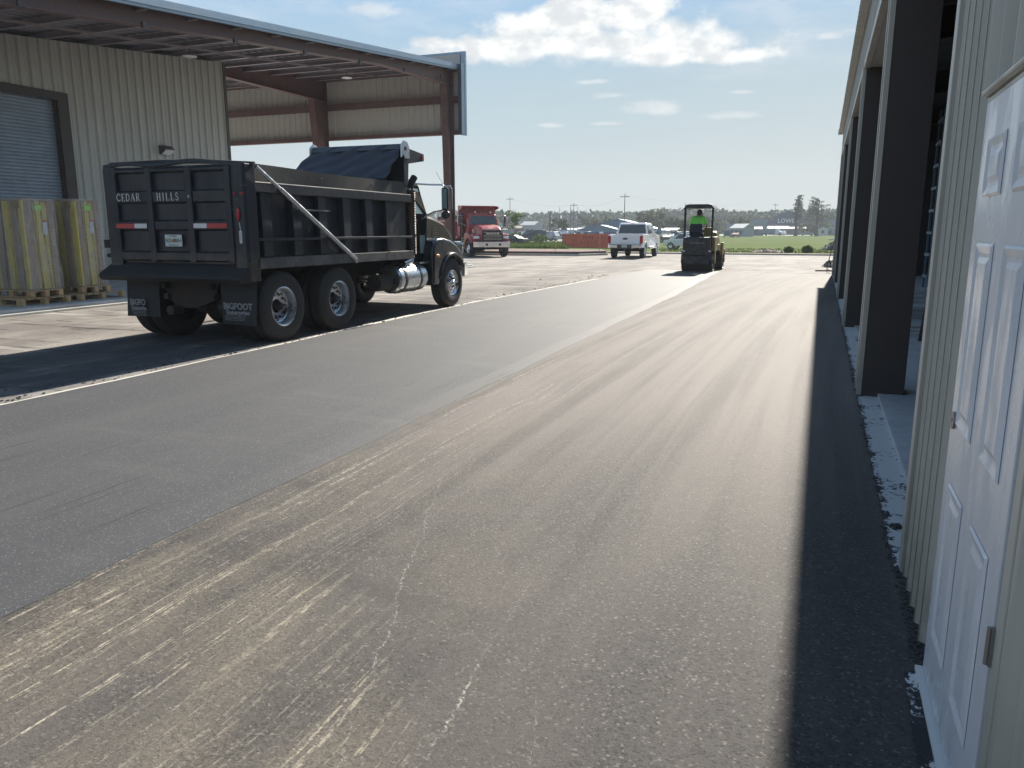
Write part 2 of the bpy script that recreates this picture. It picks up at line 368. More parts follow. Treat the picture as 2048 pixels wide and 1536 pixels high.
    c = n.mix(n.mr(ro, .56, .70, 0, .32, True), c, (.035, .034, .034))
    tm = n.noise(n.scale(n.comb(n.m('SUBTRACT', x, n.m('MULTIPLY', n.m('POWER', n.m('SUBTRACT', y, 6), 2), .0025)), y, 0), (3.2, .08, 1)), 1, 4, .55)
    fl = n.m('MULTIPLY', n.m('MULTIPLY', n.mr(y, 2.0, 8, .12, 1, True), n.mr(y, 13, 26, 1, .45, True)), n.mr(tm, .36, .62, .30, .78, True))  # dust film lightened along the lane to carry the sun's grazing glare
    c = n.mix(fl, c, (.195, .175, .161))
    n.put(b.inputs['Base Color'], c)
    n.put(b.inputs['Roughness'], n.mr(nz, .2, .8, .62, .78))
    b.inputs['Specular IOR Level'].default_value = .12
    h = n.m('ADD', n.m('MULTIPLY', nz, .5), n.m('MULTIPLY', rv, .6))
    n.put(b.inputs['Normal'], n.bump(h, .8, .008))
    return m
def pavement_mat():
    m, n, b = new_mat('old_pavement')
    p = n.pos(); x, y, z = n.xyz(p)
    a = n.noise(n.scale(p, (1.1, .35, 1)), .8, 7, .66); f = n.noise(p, 22, 6, .75); g = n.noise(p, .35, 4, .6)
    c = n.mix(n.mr(a, .36, .64, 0, 1, True), (.145, .131, .12), (.27, .247, .22))
    c = n.mix(n.mr(f, .4, .75, 0, .6), c, (.12, .11, .103))
    cr = n.mr(n.noise(n.scale(p, (.45, 3.4, 1)), .9, 6, .7), .555, .60, 0, 1, True)
    c = n.mix(n.m('MULTIPLY', cr, n.mr(g, .40, .55, 0, .95)), c, (.035, .033, .034))
    pt = n.mr(n.noise(n.scale(p, (.3, 2.2, 1)), .7, 5, .6), .55, .62, 0, .6, True)
    c = n.mix(pt, c, (.37, .35, .32))
    # dark asphalt crumbs; the truck's cast shade is also deepened in this strip
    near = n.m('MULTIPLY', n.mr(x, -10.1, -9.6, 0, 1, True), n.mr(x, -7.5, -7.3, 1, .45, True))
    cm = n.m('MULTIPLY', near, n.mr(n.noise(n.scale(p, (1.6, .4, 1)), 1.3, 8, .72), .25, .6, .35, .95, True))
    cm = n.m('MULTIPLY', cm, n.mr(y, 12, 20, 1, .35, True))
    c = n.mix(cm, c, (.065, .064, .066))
    n.put(b.inputs['Base Color'], c); b.inputs['Roughness'].default_value = .85
    b.inputs['Specular IOR Level'].default_value = .2
    n.put(b.inputs['Normal'], n.bump(n.m('ADD', f, a), .5, .03))
    return m
def ground_mat():
    m, n, b = new_mat('field_ground')
    p = n.pos(); x, y, z = n.xyz(p)
    a = n.noise(p, .07, 6, .65); f = n.noise(n.scale(p, (1, .5, 1)), .9, 6, .7)
    c = n.mix(n.mr(a, .35, .65), (.062, .10, .017), (.09, .115, .026))
    c = n.mix(n.mr(f, .40, .70, 0, .55), c, (.05, .08, .017))
    d = n.mr(n.m('ADD', y, n.m('MULTIPLY', n.m('SUBTRACT', f, .5), 3)), 61.5, 63, 1, 0, True)
    c = n.mix(d, c, n.mix(f, (.27, .175, .11), (.34, .255, .175)))
    n.put(b.inputs['Base Color'], c); b.inputs['Roughness'].default_value = .95
    b.inputs['Specular IOR Level'].default_value = .03
    n.put(b.inputs['Normal'], n.bump(f, .6, .15))
    return m
def edge_mat():
    m, n, b = new_mat('splattered_footing')
    p = n.pos(); a = n.noise(p, 26, 6, .75); g = n.noise(p, 2.2, 4, .6)
    x, y, z = n.xyz(p)
    k = n.m('ADD', n.m('ADD', a, n.m('MULTIPLY', n.m('SUBTRACT', g, .5), .8)), n.m('ADD', n.mr(x, .44, .49, .10, -.06), n.mr(x, .57, .62, 0, .08)))
    c = n.mix(n.mr(k, .54, .57, 0, 1), (.55, .56, .56), (.016, .017, .02))
    n.put(b.inputs['Base Color'], c); b.inputs['Roughness'].default_value = .8
    n.put(b.inputs['Normal'], n.bump(a, .4, .01))
    return m
def mulch_mat():
    m, n, b = new_mat('mulch')
    p = n.pos(); f = n.noise(p, 9, 6, .75); g = n.noise(p, 1.2, 3)
    c = n.mix(f, (.04, .032, .03), (.20, .16, .14)); c = n.mix(n.mr(g, .45, .6, 0, .6), c, (.26, .11, .09))
    n.put(b.inputs['Base Color'], c); b.inputs['Roughness'].default_value = .9
    n.put(b.inputs['Normal'], n.bump(f, 1, .1))
    return m
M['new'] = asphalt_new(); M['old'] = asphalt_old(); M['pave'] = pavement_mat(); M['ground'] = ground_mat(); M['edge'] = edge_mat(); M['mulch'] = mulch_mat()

# ------------------------------------------------------------------ mesh builder
class MB:
    def __init__(s): s.v = []; s.f = []
    def add(s, vs, fs):
        o = len(s.v); s.v += [tuple(v) for v in vs]; s.f += [tuple(i + o for i in f) for f in fs]; return s
    def box(s, x0, x1, y0, y1, z0, z1, mt=None):
        vs = [Vector((x, y, z)) for z in (z0, z1) for y in (y0, y1) for x in (x0, x1)]
        if mt: vs = [mt @ v for v in vs]
        return s.add(vs, [(0, 2, 3, 1), (4, 5, 7, 6), (0, 1, 5, 4), (2, 6, 7, 3), (0, 4, 6, 2), (1, 3, 7, 5)])
    def bar(s, a, b, w, h):
        a, b = Vector(a), Vector(b); d = (b - a); L = d.length
        mt = Matrix.Translation(a) @ d.to_track_quat('Z', 'X').to_matrix().to_4x4()
        return s.box(-w / 2, w / 2, -h / 2, h / 2, 0, L, mt)
    def prism(s, poly, axis, a, b, fn=None):
        """poly: 2-d points; axis x: (y,z), y: (x,z), z: (x,y); extruded from a to b"""
        def P(p, t):
            u, v = p
            r = {'x': (t, u, v), 'y': (u, t, v), 'z': (u, v, t)}[axis]
            return fn(r) if fn else r
        n = len(poly); vs = [P(p, a) for p in poly] + [P(p, b) for p in poly]
        return s.add(vs, [tuple(range(n))[::-1], tuple(range(n, 2 * n))] + [(i, (i + 1) % n, n + (i + 1) % n, n + i) for i in range(n)])
    def tube(s, pts, r, seg=8, caps=True):
        pts = [Vector(p) for p in pts]; rs = r if hasattr(r, '__len__') else [r] * len(pts)
        vs = []; prev = None
        for i, p in enumerate(pts):
            d = (pts[min(i + 1, len(pts) - 1)] - pts[max(i - 1, 0)]).normalized()
            if prev is None:
                u = d.orthogonal().normalized()
            else:
                u = (prev - d * prev.dot(d)).normalized()
            prev = u; w = d.cross(u)
            for k in range(seg):
                t = 2 * PI * k / seg; vs.append(p + (u * math.cos(t) + w * math.sin(t)) * rs[i])
        fs = []
        for i in range(len(pts) - 1):
            for k in range(seg):
                fs.append((i * seg + k, i * seg + (k + 1) % seg, (i + 1) * seg + (k + 1) % seg, (i + 1) * seg + k))
        if caps: fs += [tuple(range(seg))[::-1], tuple(range((len(pts) - 1) * seg, len(pts) * seg))]
        return s.add(vs, fs)
    def lathe(s, prof, c, axis='x', seg=28, closed=True):
        """prof: (radius, along)"""
        c = Vector(c); vs = []
        for k in range(seg):
            t = 2 * PI * k / seg
            for (r, h) in prof:
                a, b_ = r * math.cos(t), r * math.sin(t)
                vs.append(c + Vector({'x': (h, a, b_), 'y': (a, h, b_), 'z': (a, b_, h)}[axis]))
        n = len(prof); fs = []
        for k in range(seg):
            k2 = (k + 1) % seg
            for i in range(n - 1 if not closed else n):
                j = (i + 1) % n; fs.append((k * n + i, k * n + j, k2 * n + j, k2 * n + i))
        return s.add(vs, fs)
    def cyl(s, c, r, h, axis='x', seg=20):
        c = Vector(c); d = {'x': Vector((h / 2, 0, 0)), 'y': Vector((0, h / 2, 0)), 'z': Vector((0, 0, h / 2))}[axis]
        return s.tube([c - d, c + d], r, seg)
    def ball(s, c, r, seg=12, rings=8, sc=(1, 1, 1)):
        vs = []; fs = []
        for i in range(rings + 1):
            p = PI * i / rings
            for k in range(seg):
                t = 2 * PI * k / seg
                vs.append((c[0] + r * sc[0] * math.sin(p) * math.cos(t), c[1] + r * sc[1] * math.sin(p) * math.sin(t), c[2] + r * sc[2] * math.cos(p)))
        for i in range(rings):
            for k in range(seg):
                fs.append((i * seg + k, (i + 1) * seg + k, (i + 1) * seg + (k + 1) % seg, i * seg + (k + 1) % seg))
        return s.add(vs, fs)
    def grid(s, fn, nu, nv):
        vs = [fn(i / nu, j / nv) for i in range(nu + 1) for j in range(nv + 1)]
        return s.add(vs, [(i * (nv + 1) + j, (i + 1) * (nv + 1) + j, (i + 1) * (nv + 1) + j + 1, i * (nv + 1) + j + 1) for i in range(nu) for j in range(nv)])
    def shell(s, poly, wf):
        """side outline (y,z) made solid with half-width wf(y,z)"""
        n = len(poly); vs = [(-wf(*p), *p) for p in poly] + [(wf(*p), *p) for p in poly]
        return s.add(vs, [tuple(range(n)), tuple(range(n, 2 * n))[::-1]] + [(i, n + i, n + (i + 1) % n, (i + 1) % n) for i in range(n)])
    def make(s, name, mat, parent=None, bevel=0, smooth=None, loc=None, label=None, solid=0):
        me = bpy.data.meshes.new(name); me.from_pydata(s.v, [], s.f); me.validate()
        o = bpy.data.objects.new(name, me); C.objects.link(o)
        me.materials.append(mat if not isinstance(mat, str) else M[mat])
        if smooth is not None:
            for p in me.polygons: p.use_smooth = True
            me.set_sharp_from_angle(angle=rad(smooth))
        if parent: o.parent = parent
        if loc: o.location = loc
        if label: o['label'] = label
        if solid:
            q = o.modifiers.new('thick', 'SOLIDIFY'); q.thickness = solid; q.offset = 0
        if bevel:
            q = o.modifiers.new('bevel', 'BEVEL'); q.width = bevel; q.segments = 2; q.limit_method = 'ANGLE'; q.angle_limit = rad(40)
        return o
def thing(name, label, cat, loc=(0, 0, 0), rz=0, group=None, kind=None):
    o = bpy.data.objects.new(name, None); C.objects.link(o); o.empty_display_size = .2
    o.location = loc; o.rotation_euler = (0, 0, rz); tag(o, label, cat, group, kind); return o
def tag(o, label=None, cat=None, group=None, kind=None):
    if label: o['label'] = label
    if cat: o['category'] = cat
    if group: o['group'] = group
    if kind: o['kind'] = kind
    return o
def struct(o, label=None, cat=None): return tag(o, label, cat, None, 'structure')
def kids(o): return [c for c in C.objects if c.parent == o]
def copy_tree(o, loc=None, rz=None, label=None, mats=None):
    c = o.copy(); C.objects.link(c)
    if loc is not None: c.location = loc
    if rz is not None: c.rotation_euler = (0, 0, rz)
    if label: c['label'] = label
    for k in kids(o):
        d = copy_tree(k); d.parent = c
    return c
def text(s, size, mat, parent, loc, rot, name='lettering', sx=1., bold=0., depth=.004, space=1.):
    cu = bpy.data.curves.new('t', 'FONT'); cu.body = s; cu.size = size; cu.extrude = depth; cu.align_x = 'CENTER'; cu.align_y = 'CENTER'
    cu.offset = bold; cu.space_character = space; cu.resolution_u = 3
    to = bpy.data.objects.new('t', cu); C.objects.link(to)
    bpy.context.view_layer.update()
    me = bpy.data.meshes.new_from_object(to.evaluated_get(bpy.context.evaluated_depsgraph_get()))
    bpy.data.objects.remove(to)
    o = bpy.data.objects.new(name, me); C.objects.link(o); me.materials.clear(); me.materials.append(M[mat])
    o.parent = parent; o.location = loc; o.rotation_euler = rot; o.scale = (sx, 1, 1)
    return o

def serif(word, h, mat, parent, loc, name='gate_lettering', gap=.30):
    """stencilled roman capitals built from strokes; x to the right, z up, facing -y"""
    G = {'C': (.72, [('arc', .42, .5, .36, .46, 40, 320, .11)], [(.70, .70, .88)]),
         'E': (.62, [('l', .16, 0, .16, 1, .13), ('l', .16, .975, .58, .975, .05), ('l', .16, .5, .46, .5, .05), ('l', .16, .025, .60, .025, .05)], [(.58, .80, 1), (.60, 0, .22), (.46, .40, .60)]),
         'D': (.76, [('l', .16, 0, .16, 1, .13), ('arc', .28, .5, .40, .475, -90, 90, .09), ('l', .05, .975, .30, .975, .05), ('l', .05, .025, .30, .025, .05)], []),
         'A': (.78, [('l', .12, 0, .40, 1, .05), ('l', .40, 1, .68, 0, .13), ('l', .20, .34, .58, .34, .05), ('l', .0, .02, .24, .02, .04), ('l', .54, .02, .80, .02, .04)], []),
         'R': (.76, [('l', .16, 0, .16, 1, .13), ('arc', .34, .75, .22, .225, -90, 90, .09), ('l', .05, .975, .34, .975, .05), ('l', .16, .525, .34, .525, .05), ('l', .34, .52, .66, .02, .12), ('l', .03, .02, .30, .02, .04), ('l', .58, .02, .78, .02, .04)], []),
         'H': (.82, [('l', .16, 0, .16, 1, .13), ('l', .64, 0, .64, 1, .13), ('l', .16, .5, .64, .5, .05)] + [('l', a, b, a + .26, b, .04) for a in (.03, .51) for b in (.02, .98)], []),
         'I': (.36, [('l', .16, 0, .16, 1, .13), ('l', .03, .02, .29, .02, .04), ('l', .03, .98, .29, .98, .04)], []),
         'L': (.62, [('l', .16, 0, .16, 1, .13), ('l', .03, .98, .29, .98, .04), ('l', .05, .025, .58, .025, .05)], [(.58, 0, .26)]),
         'S': (.56, [('arc', .28, .74, .18, .235, 30, 270, .10), ('arc', .28, .26, .20, .235, -150, 90, .10)], [(.46, .74, .92), (.07, .08, .26)])}
    mb = MB(); x = 0
    for ch in word:
        w, st, ser = G[ch]
        for q in st:
            if q[0] == 'l': mb.bar(((x + q[1]) * h, 0, q[2] * h), ((x + q[3]) * h, 0, q[4] * h), q[5] * h, .002)
            else:
                _, cx_, cz_, rx, rz_, a0, a1, w_ = q; n = 12; pv = None
                for k in range(n + 1):
                    a = rad(a0 + (a1 - a0) * k / n); p_ = ((x + cx_ + rx * math.cos(a)) * h, 0, (cz_ + rz_ * math.sin(a)) * h)
                    if pv: mb.bar(pv, p_, w_ * h, .002)
                    pv = p_
        for (sx_, a, b) in ser: mb.bar(((x + sx_) * h, 0, a * h), ((x + sx_) * h, 0, b * h), .04 * h, .002)
        x += w + gap - .1
    o = mb.make(name, mat, parent); o.location = (loc[0] - x * h / 2, loc[1], loc[2] - h / 2); return o
def ribbed(mb, axis, plane, a0, a1, z0, z1, pitch=.3, h=.04, sgn=1, rw=.07, zf=None):
    """profiled sheet: axis 'y' runs along y at x=plane, axis 'x' runs along x at y=plane; ribs stand out by h*sgn"""
    pts = []; t = a0
    n = max(1, int(round((a1 - a0) / pitch))); p = (a1 - a0) / n
    for i in range(n):
        s0 = a0 + i * p
        for (dt, hh) in ((0, 0), (p * .30, 0), (p * .33, .18), (p * .37, .18), (p * .40, 0), (p * .56, 0), (p * .59, .18), (p * .63, .18), (p * .66, 0), (p - rw - .02, 0), (p - rw + .008, 1), (p - .028, 1)):
            pts.append((s0 + dt, hh * h * sgn))
    pts.append((a1, 0))
    vs = []
    for (t, d) in pts:
        za = z0(t) if callable(z0) else z0; zb = z1(t) if callable(z1) else z1
        for z in (za, zb): vs.append((plane + d, t, z) if axis == 'y' else (t, plane + d, z))
    mb.add(vs, [(2 * i, 2 * i + 2, 2 * i + 3, 2 * i + 1) for i in range(len(pts) - 1)])
    return mb

# ================================================================== SETTING
def sheet(name, poly, z, mat, label=None, cat=None):
    mb = MB(); mb.add([(x, y, z) for x, y in poly], [tuple(range(len(poly)))])
    return struct(mb.make(name, mat))
GZ = -.45                                   # the field lies a little lower than the yard
mb = MB(); rows = [(-120, -.03), (60, -.03), (66, GZ), (900, GZ)]
for a in range(4): mb.v += [(-700, rows[a][0], rows[a][1]), (700, rows[a][0], rows[a][1])]
mb.f += [(2 * a, 2 * a + 1, 2 * a + 3, 2 * a + 2) for a in range(3)]
struct(mb.make('ground', 'ground'))
def G(x, y, z=None):
    z = GZ if z is None else z
    v = Vector((x - 1024, 768 - y, -CAM_F)); v.rotate(cam_o.rotation_euler)
    k = (z - CAM_H) / v.z; return Vector((v.x * k, v.y * k, z))
def AT(x, Y, z=None):
    v = Vector((x - 1024, 308, -CAM_F)); v.rotate(cam_o.rotation_euler); return Vector((v.x / v.y * Y, Y, GZ if z is None else z))
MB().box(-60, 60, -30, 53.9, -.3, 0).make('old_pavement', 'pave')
bpy.data.objects['old_pavement']['kind'] = 'structure'
def jag(a, b, n, amp, seed):
    r = random.Random(seed); out = []
    for i in range(n + 1):
        t = i / n; out.append((a[0] + (b[0] - a[0]) * t + r.uniform(-amp, amp), a[1] + (b[1] - a[1]) * t))
    return out
# two lanes of fresh mat: right one laid first, left one a little higher and finer
def seam_x(y): return -3.13 - .012 * max(0, y - 3) - .02 * max(0, y - 20) + .015 * math.sin(y * 1.7)
right = [(.52, -6), (.60, 31.3)] + [(seam_x(y) - .1, y) for y in (31.4, 20, 10, 0, -6)]
mb = MB()
mb.add([(x, y, .004) for x, y in right], [tuple(range(len(right)))])
struct(mb.make('asphalt_lane', 'old'))
ys = [-6 + i * .5 for i in range(77)]
r_ = random.Random(3)
L = []
lx = lambda y: -6.98 - .02 * max(0, min(y - 5, 9)) + (.035 * (y - 16) if y > 16 else 0) + .012 * math.sin(y * 2.3) + r_.uniform(-.012, .012)
mb = MB(); vs = []
for y in ys:
    a = lx(y); vs += [(a, y, .0), (a + .03, y, .030), (seam_x(y) - .22, y, .018), (seam_x(y) + r_.uniform(-.008, .014), y, .0055)]
fs = []
for i in range(len(ys) - 1):
    for k in range(3): fs.append((i * 4 + k, i * 4 + k + 1, (i + 1) * 4 + k + 1, (i + 1) * 4 + k))
mb.add(vs, fs); struct(mb.make('asphalt_lane', 'new'))
# pale strip of scraped base left along the mat
mb = MB()
pts = []
for i in range(60):
    y = -4 + i * .5; a = lx(y)
    pts.append((a - .10 - r_.uniform(0, .05) - (.06 if y > 11 else 0), y, .006)); pts.append((a + .02, y, .006))
mb.add(pts, [(2 * i, 2 * i + 1, 2 * i + 3, 2 * i + 2) for i in range(59)])
struct(mb.make('edge_strip', 'kerb'))
# warehouse slab with its edge
mb = MB(); mb.box(-60, -14.36, -20, 31.5, -.1, .12); struct(mb.make('concrete_slab', 'conc', bevel=.012))
mb = MB(); mb.box(-14.36, -14.22, -20, 31.5, -.1, .05); struct(mb.make('slab_footing', 'kerb', bevel=.01))
# far kerb, dirt verge, mulch island
mb = MB(); mb.box(-60, 30, 53.9, 54.15, -.1, .11); struct(mb.make('kerb', 'kerb', bevel=.02))
isl = [(-60, 47.2), (-18, 46.8), (-14.2, 47.6), (-13.0, 50.0), (-14.3, 53.85), (-60, 53.85)]
mb = MB(); mb.prism(isl, 'z', -.1, .13); struct(mb.make('island_kerb', 'kerb', bevel=.03))
cx, cy = -30, 50.6
mb = MB(); mb.prism([(x * .995 - .18, cy + (y - cy) * .94) for x, y in isl], 'z', .10, .27); struct(mb.make('mulch_bed', 'mulch'))
# footings of the right-hand building
mb = MB(); mb.add([(.44, 3.9, .012), (.62, 3.9, .012), (.62, 31, .012), (.44, 31, .012)], [(0, 1, 2, 3)]); struct(mb.make('footing_strip', 'edge'))
mb = MB(); mb.add([(.36, -2, .010), (.47, -2, .010), (.47, 2.95, .010), (.40, 2.95, .010)], [(0, 1, 2, 3)]); struct(mb.make('footing_strip', 'edge'))
mb = MB(); mb.box(.62, 16, -3, 31, -.1, .045); struct(mb.make('bay_floor', 'conc', bevel=.008))
# road beyond the field
mb = MB(); mb.add([(-260, 330, GZ + .02), (220, 330, GZ + .02), (220, 350, GZ + .02), (-260, 350, GZ + .02)], [(0, 1, 2, 3)]); struct(mb.make('road', 'pale_roof'))
mb = MB(); mb.add([(-180, 130, GZ + .01), (-44, 122, GZ + .01), (-44, 325, GZ + .01), (-230, 325, GZ + .01)], [(0, 1, 2, 3)]); struct(mb.make('car_park', 'pave'))

# ================================================================== WAREHOUSE (left)
WH = thing('warehouse', 'beige ribbed metal warehouse with a high open canopy on dark red steel', 'building', (-17, 20, 0))
def whp(mb, name, mat, **k):
    o = mb.make(name, mat, WH, **k); o.location = (17, -20, 0); return o
roofz = lambda y: 8.05 - .098 * (29.7 - y)
XW, X1, X2 = -19.1, -14.32, -20.35
YC = 21.85
mb = MB(); ribbed(mb, 'y', XW, 15.82, YC, .12, lambda y: roofz(y) - .17); ribbed(mb, 'y', XW, 2, 11.9, .12, lambda y: roofz(y) - .17); ribbed(mb, 'y', XW, 11.9, 15.82, 5.2, lambda y: roofz(y) - .17)
whp(mb, 'ribbed_wall', 'clad')
mb = MB(); ribbed(mb, 'x', YC, -36, XW - .02, .12, roofz(YC) - .17); whp(mb, 'end_wall', 'clad')
mb = MB(); mb.box(XW - .02, XW + .06, YC - .02, YC + .10, .12, roofz(YC) - .17); mb.box(XW - .1, XW - .02, YC + .02, YC + .1, .12, roofz(YC) - .17); whp(mb, 'corner_trim', 'trim')
# roll-up door
mb = MB(); mb.box(XW - .04, XW + .05, 15.5, 15.82, .12, 5.2); mb.box(XW - .04, XW + .05, 11.9, 12.2, .12, 5.2); mb.box(XW - .04, XW + .048, 12.2, 15.5, 4.98, 5.2)
mb.box(XW - .3, XW - .04, 15.48, 15.58, .12, 5.2)
fr = whp(mb, 'door_frame', 'jamb')
mb = MB(); pts = []
z = .14
while z < 5.0:
    pts += [(XW - .16, z), (XW - .135, z + .02), (XW - .135, z + .062), (XW - .16, z + .078)]; z += .088
vs = []
for (x, z) in pts: vs += [(x, 12.0, z), (x, 15.56, z)]
mb.add(vs, [(2 * i, 2 * i + 1, 2 * i + 3, 2 * i + 2) for i in range(len(pts) - 1)]); whp(mb, 'roll_up_door', 'shutter')
# roof
mb = MB()
y0, y1 = 2, 29.75
mb.add([(-13.98, y0, roofz(y0)), (-36, y0, roofz(y0)), (-36, y1, roofz(y1)), (-13.98, y1, roofz(y1))] + [(-13.98, y0, roofz(y0) + .06), (-36, y0, roofz(y0) + .06), (-36, y1, roofz(y1) + .06), (-13.98, y1, roofz(y1) + .06)],
       [(0, 1, 2, 3), (7, 6, 5, 4), (0, 4, 5, 1), (1, 5, 6, 2), (2, 6, 7, 3), (3, 7, 4, 0)])
whp(mb, 'roof', 'deck')
mb = MB()
for i in range(70):          # seams of the roof sheets, seen from below
    x = -14.25 - i * .305
    mb.add([(x, y0, roofz(y0) - .002), (x, y1, roofz(y1) - .002), (x - .02, y1, roofz(y1) - .03), (x - .02, y0, roofz(y0) - .03), (x - .04, y1, roofz(y1) - .002), (x - .04, y0, roofz(y0) - .002)], [(0, 1, 2, 3), (3, 2, 4, 5)])
whp(mb, 'roof_rib', 'deck')
def zsec(y):
    z = roofz(y) - .035; return [(y, z), (y + .004, z - .14), (y - .06, z - .14), (y - .064, z - .125), (y - .07, z - .145), (y - .004, z - .152), (y + .01, z - .14), (y + .012, z - .01), (y + .065, z - .004), (y + .065, z)]
for i in range(18):
    mb = MB(); mb.prism(zsec(3.2 + i * 1.52), 'x', -36, -14.02); whp(mb, 'purlin', 'purlin')
mb = MB()
for xx in (-17.3, -23.5): mb.bar((xx, 2.5, roofz(2.5) - .20), (xx, 28.9, roofz(28.9) - .20), .06, .02)
whp(mb, 'purlin_strap', 'purlin')
# rake trim
mb = MB()
for (xa, xb, u, d) in ((-13.99, -13.91, .07, -.16), (-13.91, -13.87, .03, -.10)):
    mb.add([(x, y, roofz(y) + q) for y in (y0, y1 + .03) for x in (xa, xb) for q in (d, u)], [(0, 1, 3, 2), (4, 6, 7, 5), (0, 2, 6, 4), (1, 5, 7, 3), (0, 4, 5, 1), (2, 3, 7, 6)])
whp(mb, 'rake_trim', 'galv')
# frames: tapered I sections
def frame(xc, bot, colpts, fl=.22):
    """bot: (y,z) underside of rafter; colpts: (z, y of inner face)"""
    YO = 29.45
    web = [(YO, .12), (YO, roofz(YO) - .07)] + [(y, roofz(y) - .07) for y in (24, 16, 3)] + bot + [(y, z) for z, y in colpts[::-1]]
    r = MB(); r.prism(web, 'x', xc - .012, xc + .012)
    def fl_(pts, t=.02):
        for a, b in zip(pts[:-1], pts[1:]):
            a, b = Vector((xc, *a)), Vector((xc, *b)); d = (b - a).normalized(); nrm = Vector((0, -d.z, d.y)) * t / 2
            vs = [p + nrm * sg + Vector((sx * fl / 2, 0, 0)) for p in (a, b) for sg in (-1, 1) for sx in (-1, 1)]
            r.add(vs, [(0, 1, 3, 2), (4, 6, 7, 5), (0, 4, 5, 1), (2, 3, 7, 6), (0, 2, 6, 4), (1, 5, 7, 3)])
    fl_([(3, roofz(3) - .06), (29.45, roofz(29.45) - .06)]); fl_(bot); fl_([(y, z) for z, y in colpts[::-1]][0:] , .02); fl_([(YO, .12), (YO, 8.0 - .2)])
    fl_([bot[-1], (colpts[-1][1], colpts[-1][0])])
    for q in (0, 1): r.box(xc - fl / 2, xc + fl / 2, colpts[-1][1], YO, colpts[-1][0] - .01, colpts[-1][0] + .01) if q else None
    r.box(xc - .18, xc + .18, colpts[0][1] - .06, YO + .05, .12, .14)
    return r
c1 = [(.12, 29.12), (4.0, 28.98), (7.28, 28.85)]
whp(frame(X1, [(3, roofz(3) - .62), (16.4, 6.32), (21, 6.78), (24, 7.1), (28.85, 7.28)], c1, .28), 'steel_frame', 'oxide')
c2 = [(.12, 28.95), (5.5, 28.68), (7.02, 28.5)]
whp(frame(X2, [(3, roofz(3) - .62), (16.4, 6.32), (20, 6.7), (23, 7.0), (28.5, 7.02)], c2, .30), 'steel_frame', 'oxide')
mb = MB()
for i in range(8):
    y = 8 + i * 2.9; mb = MB(); mb.box(X1 + .13, X1 + .19, y, y + .12, roofz(y) - .52, roofz(y) - .40); whp(mb, 'flange_brace', 'trim')
# far upper wall with girts
mb = MB(); ribbed(mb, 'x', 29.62, -36, -13.95, 5.5, 8.5, sgn=-1, h=.035); whp(mb, 'upper_wall', 'clad_in')
mb = MB(); mb.box(-36, -13.9, 29.42, 29.6, 6.70, 6.74); mb.box(-36, -13.9, 29.40, 29.42, 6.62, 6.90); mb.box(-36, -13.9, 29.42, 29.6, 6.88, 6.90); whp(mb, 'girt', 'oxide')
mb = MB(); mb.box(-36, -13.9, 29.44, 29.66, 5.42, 5.50); mb.box(-36, -13.9, 29.42, 29.44, 5.42, 5.56); whp(mb, 'base_girt', 'oxide')
mb = MB(); mb.box(-36, -13.9, 29.42, 29.6, 7.83, 7.99); whp(mb, 'eave_strut', 'oxide')
mb = MB(); mb.box(-13.90, -13.765, 29.28, 29.72, 5.40, 8.05); whp(mb, 'end_closure', 'shutter_dark'); mb = MB(); mb.box(-13.765, -13.745, 29.34, 29.60, 5.40, 8.10); mb.box(-13.90, -13.76, 29.60, 29.72, 5.40, 8.55); mb.box(-13.76, -13.73, 29.60, 29.735, 5.38, 8.57); mb.box(-13.76, -13.735, 29.28, 29.34, 5.40, 8.1); whp(mb, 'corner_panel', 'galv')
mb = MB(); mb.box(-36, -13.74, 29.64, 29.74, 8.50, 8.60); mb.box(-36, -13.78, 29.66, 29.72, 5.5, 8.5); whp(mb, 'parapet_trim', 'galv')

def wall_light():
    t = thing('wall_light', 'small dark wall light with a white lens on beige ribbed wall', 'light', (XW + .04, 19.0, 4.03))
    MB().prism([(0, -.13), (0, .13), (.12, .13), (.24, .04), (.24, -.02), (.06, -.13)], 'y', -.2, .2, lambda p: (p[0], p[1], p[2])).make('housing', 'trim', t, bevel=.01)
    MB().add([(.085, -.17, -.135), (.085, .17, -.135), (.262, .17, -.015), (.262, -.17, -.015), (.07, -.17, -.12), (.07, .17, -.12), (.25, .17, 0), (.25, -.17, 0)], [(0, 1, 2, 3), (4, 7, 6, 5), (0, 4, 5, 1), (2, 6, 7, 3), (0, 3, 7, 4), (1, 5, 6, 2)]).make('lens', 'lens', t)
wall_light()
for (x, y, lab) in ((-17.3, 18.5, 'round pendant light under the canopy roof, the one above the beige wall'), (-17.3, 26.6, 'round pendant light under the canopy roof, the one nearest the far columns')):
    t = thing('pendant_light', lab, 'light', (x, y, roofz(y) - .42), group='pendant lights under the canopy')
    MB().lathe([(.005, .03), (.10, .03), (.20, .0), (.21, -.02), (.12, -.045), (.005, -.045)], (0, 0, 0), 'z', 20).make('shade', 'lens', t, smooth=40)
    MB().cyl((0, 0, .13), .012, .22, 'z', 8).make('stem', 'trim', t)

